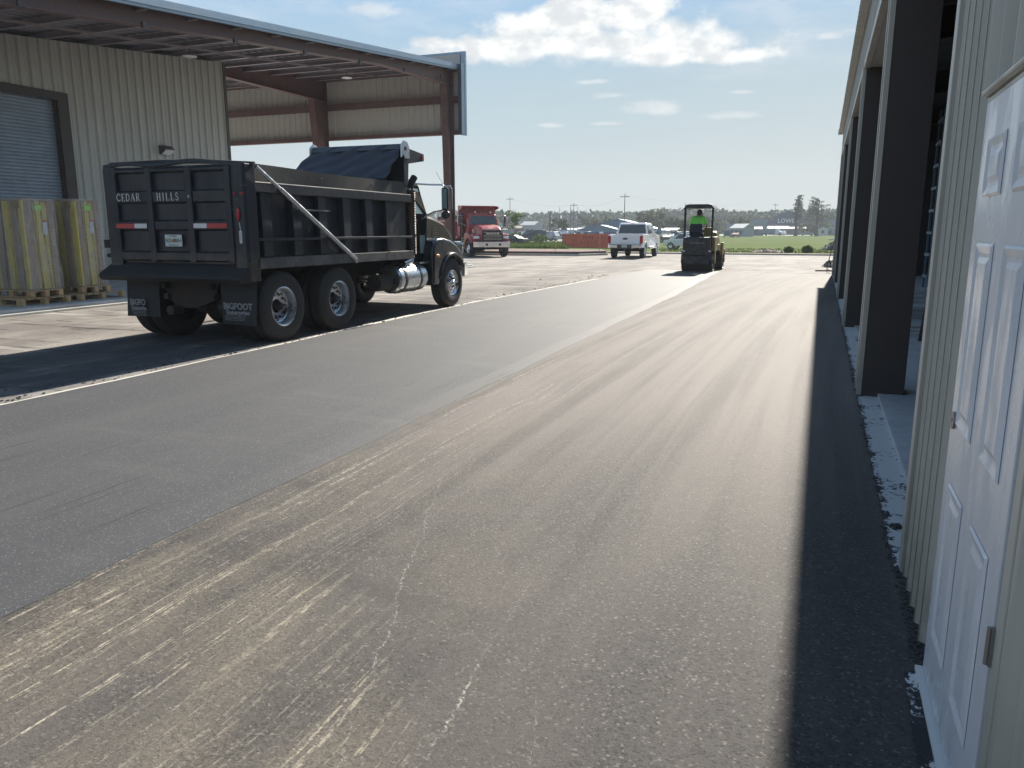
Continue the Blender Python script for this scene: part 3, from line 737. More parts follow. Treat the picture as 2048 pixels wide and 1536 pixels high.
# ================================================================== RIGHT-HAND BUILDING
RB = thing('storage_building', 'long beige metal building with open bays and dark jambs at the right', 'building', (.46, 10, 0))
def rbp(mb, name, mat, **k):
    o = mb.make(name, mat, RB, **k); o.location = (-.46, -10, 0); return o
XR, YE, XN = .46, 30.7, .50
mb = MB(); ribbed(mb, 'y', XN, 3.045, 3.82, .03, 4.95, .155, .034, -1, .03); ribbed(mb, 'y', XN, -3, 2.01, .03, 4.95, .3, .030, -1); ribbed(mb, 'y', XN, 2.01, 3.045, 2.055, 4.95, .207, .045, -1, .04)
rbp(mb, 'ribbed_wall', 'clad')
mb = MB(); mb.box(XN - .035, XN + .02, 3.90, 3.99, .0, 4.15); rbp(mb, 'jamb_trim', 'clad', bevel=.004)
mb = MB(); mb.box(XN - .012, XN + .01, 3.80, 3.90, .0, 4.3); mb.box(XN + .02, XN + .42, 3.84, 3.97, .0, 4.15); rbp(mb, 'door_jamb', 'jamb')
mb = MB(); mb.box(XN + .01, XN + .08, -3, 3.78, 0, .1); rbp(mb, 'base_channel', 'trim')
# header over the bays
mb = MB(); ribbed(mb, 'y', XR, 3.99, YE, 4.27, 4.95, .3, .028, -1); rbp(mb, 'header_wall', 'clad')
for (a, b) in ((3.99, 8.2), (8.58, 14.15), (14.53, 20.0), (20.38, 26.2), (26.58, 30.1)):
    mb = MB(); mb.box(XR - .03, XR + .06, a, b, 4.14, 4.27); mb.box(XR + .06, XR + .42, a, b, 4.15, 4.19); rbp(mb, 'header_trim', 'clad', bevel=.004)
for (a, b) in ((8.2, 8.58), (14.15, 14.53), (20.0, 20.38), (26.2, 26.58), (30.1, 30.7)):
    mb = MB(); ribbed(mb, 'y', XR, a + .06, b - .06, .05, 4.27, .24, .022, -1, .05)
    mb.box(XR - .035, XR + .01, a - .005, a + .06, .02, 4.27); mb.box(XR - .035, XR + .01, b - .06, b + .005, .02, 4.27)
    rbp(mb, 'pier', 'clad')
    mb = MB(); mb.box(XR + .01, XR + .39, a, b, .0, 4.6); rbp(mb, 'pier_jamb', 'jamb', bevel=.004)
# eave: soffit, roof overhang with sheet ribs
mb = MB(); mb.box(.40, XR + .05, -3, YE, 4.95, 5.0); mb.box(.392, .402, -3, YE, 4.93, 5.02); rbp(mb, 'eave_soffit', 'clad')
mb = MB(); ry = lambda x: 5.02 + (x - .3) / 12
mb.box(.30, .40, -3, YE, 4.985, 5.02)
mb.add([(.29, -3, 5.02), (.29, YE + .05, 5.02), (8.5, YE + .05, ry(8.5)), (8.5, -3, ry(8.5)), (16.6, YE + .05, 5.05), (16.6, -3, 5.05)], [(0, 1, 2, 3), (3, 2, 4, 5)])
mb.add([(.29, -3, 5.06), (.29, YE + .05, 5.06), (8.5, YE + .05, ry(8.5) + .04), (8.5, -3, ry(8.5) + .04), (16.6, YE + .05, 5.09), (16.6, -3, 5.09)], [(3, 2, 1, 0), (5, 4, 2, 3)])
i = 0
while -2.9 + i * .305 < YE:
    y = -2.9 + i * .305; mb.box(.2885, .42, y, y + .06, 5.0, 5.095); i += 1
rbp(mb, 'roof', 'clad')
mb = MB(); mb.add([(.5, -2.9, 4.99), (.5, YE - .1, 4.99), (8.5, YE - .1, ry(8.5) - .03), (8.5, -2.9, ry(8.5) - .03), (16.2, YE - .1, 5.02), (16.2, -2.9, 5.02)], [(0, 1, 2, 3), (3, 2, 4, 5)]); rbp(mb, 'ceiling_shade', 'bay_shade')  # dark sheet added under the roof to deepen the bay's shade
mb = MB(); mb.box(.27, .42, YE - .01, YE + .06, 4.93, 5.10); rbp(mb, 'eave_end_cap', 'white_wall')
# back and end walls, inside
mb = MB(); ribbed(mb, 'y', 16.3, -3, YE, 0, 5.0); rbp(mb, 'back_wall', 'bay_shade')
mb = MB(); mb.prism([(.9, 0), (16.2, 0), (16.2, 5.0), (8.5, 5.68), (.9, 5.05)], 'y', YE - .08, YE - .05); rbp(mb, 'end_wall', 'bay_shade'); mb = MB(); mb.prism([(.5, 0), (16.2, 0), (16.2, 5.0), (8.5, 5.68), (.5, 5.02)], 'y', -3.0, -2.97); rbp(mb, 'end_wall', 'bay_shade')
mb = MB(); mb.box(XR + .12, XR + .20, -3, 3.82, .0, 4.9); mb.box(.5, 16.25, -2.9, YE - .1, 4.97, 4.99) if False else None; rbp(mb, 'inner_wall', 'bay_shade')
for k, y in enumerate((8.5, 14.45, 20.3, 26.5)):
    mb = MB(); mb.prism([(.9, 4.5), (.9, 4.98), (8.5, 5.6), (16.2, 4.98), (16.2, 4.5), (8.5, 5.2)], 'y', y - .01, y + .01); mb.prism([(.9, 4.5), (8.5, 5.2), (16.2, 4.5), (16.2, 4.48), (8.5, 5.18), (.9, 4.48)], 'y', y - .1, y + .1)
    rbp(mb, 'rafter', 'jamb')
# steel door (child of the building), six panels
DY0, DY1, DZ = 2.08, 2.99, 2.02
mb = MB(); mb.box(XN - .035, XN - .008, DY0, DY1, .025, DZ)
door = rbp(mb, 'door', 'white_door', bevel=.003)
def dpart(mb, name, mat, **k):
    o = mb.make(name, mat, door, **k); return o
cols = ((DY0 + .125, DY0 + .375), (DY1 - .375, DY1 - .125))
rows = ((.22, .78), (.98, 1.58), (1.72, 1.90))
for (a, b) in cols:
    for (z0, z1) in rows:
        mb = MB(); X = XN - .035
        def rect(o_): return [(a + o_, z0 + o_), (b - o_, z0 + o_), (b - o_, z1 - o_), (a + o_, z1 - o_)]
        rings = [(0, .0), (.008, -.006), (.030, .006), (.042, .006), (.060, -.005), (.066, -.005)]
        vs = []
        for o_, h in rings: vs += [(X - .0015 + h * .9 if h > 0 else X - .0015 + h, y, z) for y, z in rect(o_)]
        vs = [(min(x, X - .0006) if idx // 4 not in () else x, y, z) for idx, (x, y, z) in enumerate(vs)]
        fs = [(i * 4 + k, i * 4 + (k + 1) % 4, (i + 1) * 4 + (k + 1) % 4, (i + 1) * 4 + k) for i in range(len(rings) - 1) for k in range(4)] + [tuple(len(rings) * 4 - 4 + k for k in range(4))]
        mb.add(vs, fs); dpart(mb, 'raised_panel', 'white_door')
for z in (.60, 1.46, 1.88):
    mb = MB(); mb.cyl((XN - .040, DY0 - .006, z), .007, .10, 'z', 10); mb.box(XN - .038, XN - .025, DY0 - .02, DY0, z - .05, z + .05); dpart(mb, 'hinge', 'hinge')
mb = MB(); mb.lathe([(.010, 0), (.030, 0), (.030, .006), (.010, .006)], (XN - .043, DY1 - .07, .985), 'x', 20); dpart(mb, 'lock_plate', 'hinge')
mb = MB(); mb.cyl((XN - .0385, DY1 - .07, .985), .013, .006, 'x', 12); dpart(mb, 'latch_hole', 'jamb')
mb = MB(); mb.box(XN - .03, XN, DY1 + .006, DY1 + .03, .01, 2.04); mb.box(XN - .03, XN, DY0 - .075, DY0 - .012, .01, 2.04); mb.box(XN - .03, XN, DY0 - .012, DY1 + .006, 2.022, 2.04); rbp(mb, 'door_casing', 'clad', bevel=.004)
mb = MB(); mb.tube([(XN - .04, DY0 - .2, 2.055), (XN - .04, DY1 + .03, 2.055)], .010, 10); mb.box(XN - .04, XN, DY0 - .2, DY1 + .03, 2.042, 2.052); rbp(mb, 'drip_cap', 'clad')
mb = MB(); mb.box(XN - .06, XN, DY0 - .01, DY1 + .006, .005, .022); rbp(mb, 'threshold', 'white_wall')
for i in range(25):
    y = 3.12 + (i % 5) * .155; z = .62 + (i // 5) * .8; mb = MB(); mb.cyl((XN - .003, y, z), .0055, .007, 'x', 8); rbp(mb, 'wall_screw', 'trim')

# things inside the bays
def rack():
    t = thing('storage_rack', 'tall open steel rack standing inside the dark bay behind the first pier', 'rack', (2.6, 22.5, .045))
    mb = MB()
    for x in (0, .9):
        for y in (0, .9): mb.box(x, x + .05, y, y + .05, 0, 4.6)
    mb.make('upright', 'rack', t)
    for i in range(8):
        MB().box(-.02, .97, -.02, .97, .35 + i * .56, .42 + i * .56).make('shelf', 'rack', t)
rack()
for (x, y, w, d, h, lab) in ((.75, 13.2, 1.6, .35, .16, 'low grey slab added as a light band nearest the first pier'), (.85, 15.6, 1.8, .5, .22, 'low grey slab added as a light band between the other two'), (.95, 19.2, 2.2, .7, .3, 'low grey slab added as a light band farthest back')):
    t = MB(); 
    for k in range(3): t.box(x + .02 * k, x + w - .03 * k, y + .01 * k, y + d - .015 * k, .046 + h * k / 3, .044 + h * (k + 1) / 3 - .004)  # low slabs added in place of light bands across the floor
    tag(t.make('floor_light_band', 'conc', bevel=.004), lab, 'light band', 'slabs added as light bands on the bay floor')
tag(MB().bar((1.42, 12.4, .05), (2.05, 16.2, 1.75), .05, .05).make('leaning_bar', 'trim'), 'dark bar leaning diagonally inside the first open bay', 'bar')

# ================================================================== VEHICLES
def wheel(parent, x, y, r, w, side, rim='alu', deep=True, rr=.56, dual=False, name='wheel'):
    """side +1: outer face towards +x. The wheel's rim disc is the part; its tyre, hub and nuts are sub-parts"""
    s = side; z = r
    ri = r * rr
    mb = MB()
    if deep:
        prof = [(ri, w * .5), (ri + .015, w * .48), (ri + .012, w * .44), (ri - .012, w * .40), (ri - .035, w * .05), (ri - .06, -.02 * w), (.10 * r / .5, -.04 * w), (.10 * r / .5, -.10 * w), (ri - .03, -.10 * w), (ri, -w * .45)]
    else:
        prof = [(ri, w * .5), (ri + .012, w * .46), (ri - .01, w * .42), (ri - .03, w * .36), (ri - .07, w * .40), (.11, w * .46), (.11, w * .30), (ri - .03, w * .25), (ri, -w * .45)]
    mb.lathe([(a, b * s) for a, b in prof], (0, 0, 0), 'x', 32, closed=True)
    wh = mb.make(name, rim, parent, smooth=35); wh.location = (x, y, z)
    mb = MB(); q = ri + .005
    ty = [(q, w * .47), (q + .02, w * .50), (q + (r - q) * .5, w * .53), (r - .05, w * .50), (r - .018, w * .44), (r, w * .34), (r, w * .10), (r - .012, w * .09), (r - .012, w * .06), (r, w * .05), (r, -w * .05), (r - .012, -w * .06), (r - .012, -w * .09), (r, -w * .10), (r, -w * .34), (r - .018, -w * .44), (r - .05, -w * .50), (q + (r - q) * .5, -w * .53), (q + .02, -w * .5), (q, -w * .47)]
    mb.lathe(ty, (0, 0, 0), 'x', 48)
    mb.make('tyre', 'rubber', wh, smooth=30)
    mb = MB(); hz_ = (-.04 if deep else .40) * w
    hw = .16 if deep else .10
    mb.lathe([(.001, (hz_ + hw * .6) * s), (.04, (hz_ + hw * .6) * s), (.065, (hz_ + hw * .6 - .03) * s), (.078, hz_ * s), (.001, hz_ * s)], (0, 0, 0), 'x', 20)
    for k in range(10):
        t = 2 * PI * k / 10; rad_ = ri * (.62 if r > .45 else .45); mb.cyl((hz_ * s + .012 * s, rad_ * math.cos(t), rad_ * math.sin(t)), .017 if r > .45 else .01, .03, 'x', 6)
    mb.make('hub', 'dark' if deep else 'chrome', wh, smooth=40)
    if deep:
        mb = MB()
        for k in range(10):
            t = 2 * PI * (k + .5) / 10; rad_ = ri * .80; mb.cyl((-.022 * w * s + .002 * s, rad_ * math.cos(t), rad_ * math.sin(t)), .027, .004, 'x', 10)
        tag(mb.make('hand_hole', 'dark', wh))
    if dual:
        mb = MB(); mb.lathe([(a, b - s * (w + .055)) for a, b in ty], (0, 0, 0), 'x', 48); mb.make('tyre', 'rubber', wh, smooth=30)
        mb = MB(); mb.lathe([(ri, -s * (w * .45)), (ri, -s * w * 1.6), (ri - .05, -s * w * 1.6), (ri - .05, -s * w * .45)], (0, 0, 0), 'x', 24); mb.make('inner_rim', 'dark', wh)
    return wh

def dump_truck(label, loc, rz, body, cabm, fend, near):
    """origin on the ground under the tailgate, +y forward, half width 1.22"""
    t = thing('dump_truck', label, 'dump truck', loc, rz, 'dump trucks')
    hw = 1.28; wx = 1.24; g0, g1 = .58, 5.15          # bed from rear to front
    # --- bed
    mb = MB(); mb.box(-hw + .14, hw - .14, g0 + .06, g1, 1.10, 1.16)
    for s in (-1, 1): mb.box(s * hw - s * .17, s * hw - s * .13, g0 + .1, g1, 1.14, 2.16)
    mb.box(-hw + .14, hw - .14, g1 - .05, g1, 1.14, 2.5)
    bed = mb.make('dump_bed', body, t, bevel=.006)
    ribsY = [1.02, 1.71, 2.36, 3.03, 3.71, 4.38]
    for s in (-1, 1):
        for y in ribsY:
            mb = MB(); mb.prism([(s * (hw - .13), 1.245), (s * (hw - .015), 1.245), (s * (hw - .04), 2.15), (s * (hw - .13), 2.15)], 'y', y - .10, y + .10); mb.make('side_rib', body, bed, bevel=.008)
        mb = MB(); mb.box(s * (hw - .13), s * (hw - .005), g0 + .2, g1 + .02, 2.13, 2.275); mb.make('top_rail', body, bed, bevel=.012)
        mb = MB(); mb.box(s * (hw - .13), s * (hw + .02), g0 + .2, g1 + .02, 1.085, 1.235); mb.make('floor_rail', body if s < 0 or not near else 'kerb_rail', bed, bevel=.006)
        mb = MB(); mb.box(s * (hw - .03), s * (hw + .008), g0 + .2, g1 + .02, 1.47, 1.51); mb.make('mid_rail', body, bed, bevel=.004)
        mb = MB(); mb.grid(lambda u, v: (s * (hw - .09 - .012 * math.sin(u * 9)), g0 + .1 + u * (g1 - g0 - .12), 2.27 + v * (.235 + .012 * math.sin(u * 7 + 1) - .02 * u)), 24, 1)
        mb.make('side_board', 'board', bed, solid=.045)
        mb = MB()
        for y in (2.4, 3.9): mb.cyl((s * (hw - .06), y, 2.40), .016, .02, 'x', 8); 
        mb.make('board_bolt', 'alu', bed)
    # corner posts and tailgate
    for s in (-1, 1):
        mb = MB(); a, b = (hw - .24, hw + .0)
        mb.prism([(s * a, g0), (s * (a + .05), g0 - .02), (s * (b - .03), g0 - .02), (s * b, g0 + .02), (s * b, g0 + .22), (s * a, g0 + .22)], 'z', .92, 2.50); mb.make('corner_post', body, bed, bevel=.01)
    tg = MB(); tw = hw - .245; twl = hw - .015
    tg.box(-twl, tw, g0 + .05, g0 + .09, 1.16, 2.50)
    gate = tg.make('tailgate', body, t)
    cols = [-twl, -twl + .17, -.48, -.37, .25, .36, tw - .10, tw]
    for (a, b) in ((cols[0], cols[1]), (cols[2], cols[3]), (cols[4], cols[5]), (cols[6], cols[7])):
        mb = MB(); mb.box(a, b, g0 - .012, g0 + .06, 1.17, 2.48); mb.make('upright_rib', body, gate, bevel=.012)
    for (a, b, d) in ((2.40, 2.49, 0), (1.98, 2.18, .012), (1.60, 1.77, .010), (1.17, 1.33, 0)):
        for (xa, xb) in ((cols[1], cols[2]), (cols[3], cols[4]), (cols[5], cols[6])):
            mb = MB(); mb.prism([(g0 + .06, a), (g0 - .005 + d, a + .03), (g0 - .005 + d, b - .03), (g0 + .06, b)], 'x', xa, xb); mb.make('cross_rib', body, gate)
    mb = MB(); mb.grid(lambda u, v: (-hw + .0 + u * (2 * hw - .22), g0 + .02 + .05 * v, 2.515 + .022 * math.sin(u * 11) + .03 * math.sin(u * 3.1) * (1 - v * .3)), 30, 1); mb.make('gate_lip', body, gate, solid=.05)
    mb = MB(); mb.prism([(g0 + .10, 1.17), (g0 - .04, 1.10), (g0 - .20, 1.01), (g0 - .24, .96), (g0 - .18, .90), (g0 + .12, .90)], 'x', -hw - .02, hw - .02); mb.make('spill_chute', 'dark' if near else body, t, bevel=.01)
    mb = MB(); mb.box(-hw - .08, -hw + .02, g0 - .02, g0 + .10, 1.36, 1.48); mb.cyl((-hw - .03, g0 + .04, 1.25), .03, .12, 'x', 10); mb.make('gate_latch', 'dark', t)
    # --- chassis
    for s in (-1, 1):
        mb = MB(); mb.box(s * .43 - .04, s * .43 + .04, .7, 7.3, .78, 1.04); mb.make('frame_rail', 'dark', t)
    for y in (1.33, 2.76):
        mb = MB(); mb.cyl((0, y, .52), .095, 1.7, 'x', 12); mb.ball((0, y - .02, .54), .24, 14, 10, (1, .95, 1)); mb.cyl((0, y - .2, .54), .12, .3, 'y', 12); mb.make('axle', 'rust', t, smooth=40)
        for s in (-1, 1):
            mb = MB(); mb.box(s * .43 - .04, s * .43 + .04, y - .6, y + .6, .62, .70); mb.make('leaf_spring', 'rust', t)
    mb = MB(); mb.cyl((0, 6.95, .5), .06, 1.8, 'x', 10); mb.make('front_axle', 'dark', t)
    mb = MB(); mb.tube([(0, 2.9, .66), (0, 6.2, .8)], .06, 10); mb.make('drive_shaft', 'dark', t)
    mb = MB(); mb.box(-.42, .42, .85, 1.0, .78, 1.0); mb.box(-.42, .42, 4.9, 5.05, .76, 1.04); mb.make('cross_member', 'rust', t)
    mb = MB(); mb.prism([(-.55, .95), (.52, .95), (.42, .62), (.1, .50), (-.25, .50), (-.45, .62)], 'y', .80, .83); mb.make('rear_plate', 'rust', t)
    mb = MB(); mb.cyl((-.25, .72, .47), .07, .22, 'y', 10); mb.make('brake_chamber', 'rust', t, smooth=40); mb = MB(); mb.cyl((.5, 1.0, .52), .11, .25, 'x', 10); mb.make('brake_chamber', 'rust', t, smooth=40)
    for s in (-1, 1):
        for y in (1.33, 2.76): wheel(t, s * (wx - .145), y, .515, .265, s, 'alu', True, .54, True)
        wheel(t, s * (wx - .155), 7.0, .515, .30, s, 'chrome', False, .52)
    # mud flaps
    for s, x0, x1, sag in ((-1, -1.12, -.50, .05), (1, .64, 1.27, 0)):
        mb = MB(); mb.grid(lambda u, v: (x0 + (x1 - x0) * u, .70 + .03 * math.sin(u * 4 + s) * (1 - v) - .03 * (1 - v), .30 + sag + v * .62), 8, 6)
        f = mb.make('mud_flap', 'flap', t, solid=.012)
        if near:
            cx_ = (x0 + x1) / 2
            text('BIGFOOT' if s > 0 else 'BIGFO', .125, 'whd', f, (cx_ - (0 if s > 0 else .10), .655, .56), (PI / 2 + .05, 0, 0), 'flap_lettering', .95 if s > 0 else .85, .004)
            text('Enterprise', .085, 'whd', f, (cx_ - (0 if s > 0 else .08), .652, .475), (PI / 2 + .05, 0, 0), 'flap_lettering', 1.15 if s > 0 else .8, .003)
            for k in range(4):
                MB().box(cx_ - .24, cx_ + (.24 if s > 0 else .05), .655, .657, .425 - k * .02, .430 - k * .02).make('flap_line', 'whd', f)
    # tank and step
    for s in (-1, 1):
        mb = MB(); mb.lathe([(.001, -.55), (.235, -.55), (.27, -.51), (.275, 0), (.27, .51), (.235, .55), (.001, .55)], (s * (hw - .32), 5.35, .70), 'y', 28)
        tk = mb.make('fuel_tank', 'alu', t, smooth=35)
        for y in (5.02, 5.62):
            mb = MB(); mb.lathe([(.276, -.03), (.283, -.03), (.283, .03), (.276, .03)], (s * (hw - .32), y, .70), 'y', 28); mb.make('tank_strap', 'trim', tk, smooth=40)
        mb = MB(); mb.lathe([(.001, -.22), (.15, -.22), (.16, .2), (.001, .2)], (s * (hw - .30), 4.45, .66), 'y', 20); mb.make('air_tank', 'rust', t, smooth=35)
    # exhaust stack
    sx, sy = hw - .20, 5.50
    mb = MB(); mb.tube([(sx - .05, sy - .25, .98), (sx, sy - .05, 1.02), (sx, sy, 1.15), (sx, sy, 2.42)], .055, 14); st = mb.make('exhaust_stack', 'chrome', t, smooth=50)
    mb = MB(); mb.tube([(sx, sy, 2.40), (sx, sy + .01, 2.46), (sx + .01, sy + .05, 2.54), (sx + .02, sy + .13, 2.62)], [.06, .062, .065, .066], 14, True); mb.make('stack_tip', 'dark', st, smooth=50)
    mb = MB(); mb.lathe([(.085, 0), (.09, 0), (.09, 1.22), (.085, 1.22)], (sx, sy, 1.15), 'z', 20)
    for k in range(38): mb.lathe([(.09, 1.17 + k * .031), (.096, 1.176 + k * .031), (.09, 1.183 + k * .031)], (sx, sy, 0), 'z', 20, closed=False)
    mb.make('heat_shield', 'shield', st, smooth=40)
    # --- cab
    cw = 1.0
    def cabw(y, z): return cw if z < 1.9 else cw - (z - 1.9) * .18
    mb = MB(); mb.shell([(5.35, 1.02), (6.28, 1.02), (6.36, 1.78), (6.30, 1.94), (6.18, 2.52), (6.04, 2.61), (5.4, 2.60), (5.32, 2.5)], cabw)
    cab = mb.make('cab', cabm, t, bevel=.04)
    for s in (-1, 1):
        W_ = lambda y, z: (s * (cabw(y, z) + .006), y, z)
        mb = MB(); pl = [(5.62, 1.94), (6.20, 1.94), (6.11, 2.43), (5.64, 2.43)]
        mb.add([W_(*p) for p in pl], [(0, 1, 2, 3)]); mb.make('side_window', 'glass_l' if near else 'glass', cab)
        pl = [(5.52, 1.08), (6.22, 1.08), (6.28, 1.80), (6.25, 1.92), (6.14, 2.48), (5.54, 2.48)]
        mb = MB(); q = [Vector(W_(*p)) for p in pl]
        for a, b in zip(q, q[1:] + q[:1]): mb.bar(a, b, .014, .014)
        mb.make('door_seam', 'dark', cab)
        MB().add([(s * (cw + .005), y, z) for y, z in ((5.98, 1.16), (6.2, 1.16), (6.2, 1.52), (5.98, 1.52))], [(0, 1, 2, 3)]).make('lower_window', 'glass_l' if near else 'glass', cab)
        mb = MB(); mb.box(s * (cw + .0), s * (cw + .03), 5.66, 5.84, 1.80, 1.825); mb.make('door_handle', 'chrome', cab, bevel=.004)
        mb = MB(); mb.box(s * (cw - .1), s * (cw + .12), 5.75, 6.35, .96, .99); mb.box(s * (cw - .1), s * (cw + .10), 5.75, 6.35, .62, .65); mb.make('step', 'alu', t, bevel=.004)
        # mirrors on tube arms
        mb = MB(); mx = s * (cw + .50)
        mb.tube([(s * (cw - .1), 5.8, 2.52), (s * (cw + .25), 6.0, 2.50), (mx - s * .05, 6.11, 2.50), (mx, 6.14, 2.47), (mx, 6.15, 2.40)], .017, 8)
        mb.tube([(s * (cw - .02), 6.1, 1.84), (s * (cw + .25), 6.12, 1.97), (mx - s * .08, 6.14, 2.0), (mx, 6.15, 2.05)], .02, 8)
        mb.tube([(mx, 6.16, 2.47), (mx + s * .10, 6.19, 2.48), (mx + s * .13, 6.20, 2.41), (mx + s * .13, 6.20, 2.02)], .012, 8)
        ma = mb.make('mirror_arm', 'chrome', cab, smooth=50)
        mb = MB(); mb.box(mx - .065, mx + .065, 6.11, 6.21, 2.00, 2.45); mi = mb.make('mirror', 'black_gloss' if near else 'trim', t, bevel=.03)
        MB().box(mx - .055, mx + .055, 6.102, 6.109, 2.04, 2.42).make('mirror_glass', 'glass_l', mi)
        mb = MB(); mb.ball((mx, 6.16, 1.92), .10, 14, 10, (1, .5, .8)); mb.make('round_mirror', 'trim', t, smooth=60)
        mb = MB(); mb.tube([(mx, 6.15, 2.47), (mx - s * .1, 6.12, 2.62), (mx - s * .16, 6.10, 2.74)], .004, 5); mb.make('antenna', 'dark', t)
    def xz(pl, y): return [(x, y, z) for x, z in pl]
    mb = MB(); mb.add([(-.86, 6.315, 1.96), (.86, 6.315, 1.96), (.78, 6.205, 2.47), (-.78, 6.205, 2.47)], [(0, 1, 2, 3)]); mb.make('windshield', 'glass', cab)
    mb = MB(); mb.add([(-.6, 5.325, 2.05), (.6, 5.325, 2.05), (.55, 5.315, 2.42), (-.55, 5.315, 2.42)], [(3, 2, 1, 0)]); mb.make('rear_window', 'glass', cab)
    mb = MB()
    for x in (-.6, -.3, 0, .3, .6): mb.ball((x, 5.95, 2.63), .035, 8, 6, (1.6, 1, 1))
    mb.make('roof_marker', 'amber', cab)
    # hood
    def hoodw(y, z): return .93 - (y - 6.2) * (.07 if near else .14) - max(0, z - 1.5) * .38
    mb = MB(); mb.shell([(6.25, 1.0), (7.92, .92), (7.96, 1.30), (7.90, 1.50), (7.62, 1.77), (7.1, 1.90), (6.6, 1.95), (6.25, 1.99)], hoodw)
    hood = mb.make('hood', cabm, t, bevel=.07, smooth=50)
    for s in (-1, 1):
        mb = MB()
        for k in range(5): mb.box(s * (hoodw(6.9, 1.5) + .0), s * (hoodw(6.9, 1.5) + .03), 6.72, 7.02 - .02 * k, 1.47 + k * .045, 1.49 + k * .045)
        mb.make('hood_louvre', 'trim' if near else 'chrome', hood)
        # fender: deep skirt behind the wheel, rounded crown, arch cut-out
        arch = [(7.0 - math.cos(a) * .60, .53 + math.sin(a) * .60) for a in [.12 + k / 14 * 2.5 for k in range(15)]]
        outl = [(6.40, .50), (6.12, .52), (6.12, 1.22), (6.20, 1.38), (6.38, 1.45), (6.62, 1.46), (6.95, 1.41), (7.25, 1.31), (7.48, 1.16), (7.60, .98), (7.63, .86)] + arch[::-1][0:]
        mb = MB(); mb.prism(outl, 'x', s * .50, s * (wx - .01)); fo = mb.make('fender', fend, t, smooth=50); q = fo.modifiers.new('bevel', 'BEVEL'); q.width = .15; q.segments = 6; q.limit_method = 'ANGLE'; q.angle_limit = rad(50)
        mb = MB(); mb.tube([(s * (wx + .002), 7.0 - math.cos(.15 + k / 20 * 2.45) * .60, .53 + math.sin(.15 + k / 20 * 2.45) * .60) for k in range(21)], .026, 8); mb.make('fender_trim', fend, t, smooth=60)
        mb = MB(); mb.ball((s * (wx - .0), 6.30, 1.10), .045, 10, 8, (.5, 1.9, .8)); mb.make('side_marker', 'amber', t, smooth=60)
        mb = MB(); mb.prism([(s * .74, 1.12), (s * 1.12, 1.10), (s * 1.12, 1.26), (s * .80, 1.28)], 'y', 7.56, 7.80); mb.make('headlight', 'lens', t, bevel=.03)
        mb = MB(); mb.box(s * .60, s * 1.16, 7.3, 7.72, .98, 1.38); mb.make('headlight_pod', fend, t, bevel=.07)
    mb = MB(); mb.prism([(-.68, .98), (.68, .98), (.64, 1.50), (.54, 1.62), (-.54, 1.62), (-.64, 1.50)], 'y', 7.93, 8.0); gr = mb.make('grille', 'dark', t, bevel=.02)
    for k in range(6):
        if k == 4: continue
        mb = MB(); mb.box(-.58, .58, 8.0, 8.015, 1.045 + k * .085, 1.062 + k * .085); mb.make('grille_bar', 'chrome', gr)
    if not near:
        text('MACK', .13, 'chrome', gr, (0, 8.012, 1.40), (PI / 2, 0, PI), 'grille_lettering', 1.9, .010, .01, 1.35)
        mb = MB(); mb.ball((0, 7.88, 1.66), .03, 8, 6, (.6, 1.3, 1.4)); mb.make('hood_ornament', 'chrome', hood)
    mb = MB(); mb.prism([(-1.16, 7.75), (-1.12, 8.0), (-.95, 8.12), (.95, 8.12), (1.12, 8.0), (1.16, 7.75), (1.1, 7.70), (-1.1, 7.70)], 'z', .60, .93); bp = mb.make('bumper', 'chrome', t, bevel=.02)
    for x in (-.42, .42): MB().box(x - .07, x + .07, 8.115, 8.13, .70, .82).make('tow_hole', 'dark', bp)
    # --- tarp over the headboard, cab guard
    mb = MB(); mb.box(-.74 if near else -hw + .12, hw - .1, g1 - .12, g1 - .06, 2.46, 3.08); mb.make('headboard', body, t)
    for s in ((1,) if near else (-1, 1)):
        mb = MB(); mb.prism([(g1 - .12, 2.46), (g1 + .02, 2.46), (g1 + .05, 2.84), (g1 + .66, 2.93), (g1 + .66, 3.06), (g1 + .0, 3.12), (g1 - .12, 3.12)], 'x', s * hw - s * .10, s * hw - s * .06); cg = mb.make('cab_guard_side', body, t)
        if s > 0: MB().box(hw - .062, hw - .045, g1 + .56, g1 + .64, 2.95, 3.03).make('guard_light', 'redlamp', cg)
    mb = MB(); mb.box(-.74 if near else -hw + .1, hw - .08, g1, g1 + .64, 3.03, 3.06); mb.make('cab_guard', body, t)
    if near:
        mb = MB(); mb.grid(lambda u, v: (-.86 + .14 * v + u * (hw + .78 - .14 * v), g1 - .16 - (1 - v) ** 1.25 * (.62 + .28 * (1 - u)) + .02 * math.sin(u * 15 + v * 5) * (1 - v * .6) + .03 * math.sin((u - v * .6) * 23), 2.50 + v * .66 + .03 * math.sin(u * 7 + v * 3) * (1 - v) - .02 * math.sin(u * 19) * (1 - v)), 64, 20)
        tp = mb.make('rolled_tarp', 'tarp', t, smooth=70, solid=.012)
        mb = MB(); mb.prism([(g1 - .24, 3.08), (g1 - .16, 3.18), (g1 - .0, 3.20), (g1 + .04, 3.12), (g1 + .02, 3.10), (g1 - .05, 3.15), (g1 - .15, 3.14), (g1 - .22, 3.07)], 'x', -.74, hw - .06); mb.make('tarp_housing', 'housing', t)
        mb = MB(); mb.cyl((.24, g1 - .12, 3.10), .05, hw + .62, 'x', 14); mb.make('tarp_roller', 'tarp', t, smooth=40)
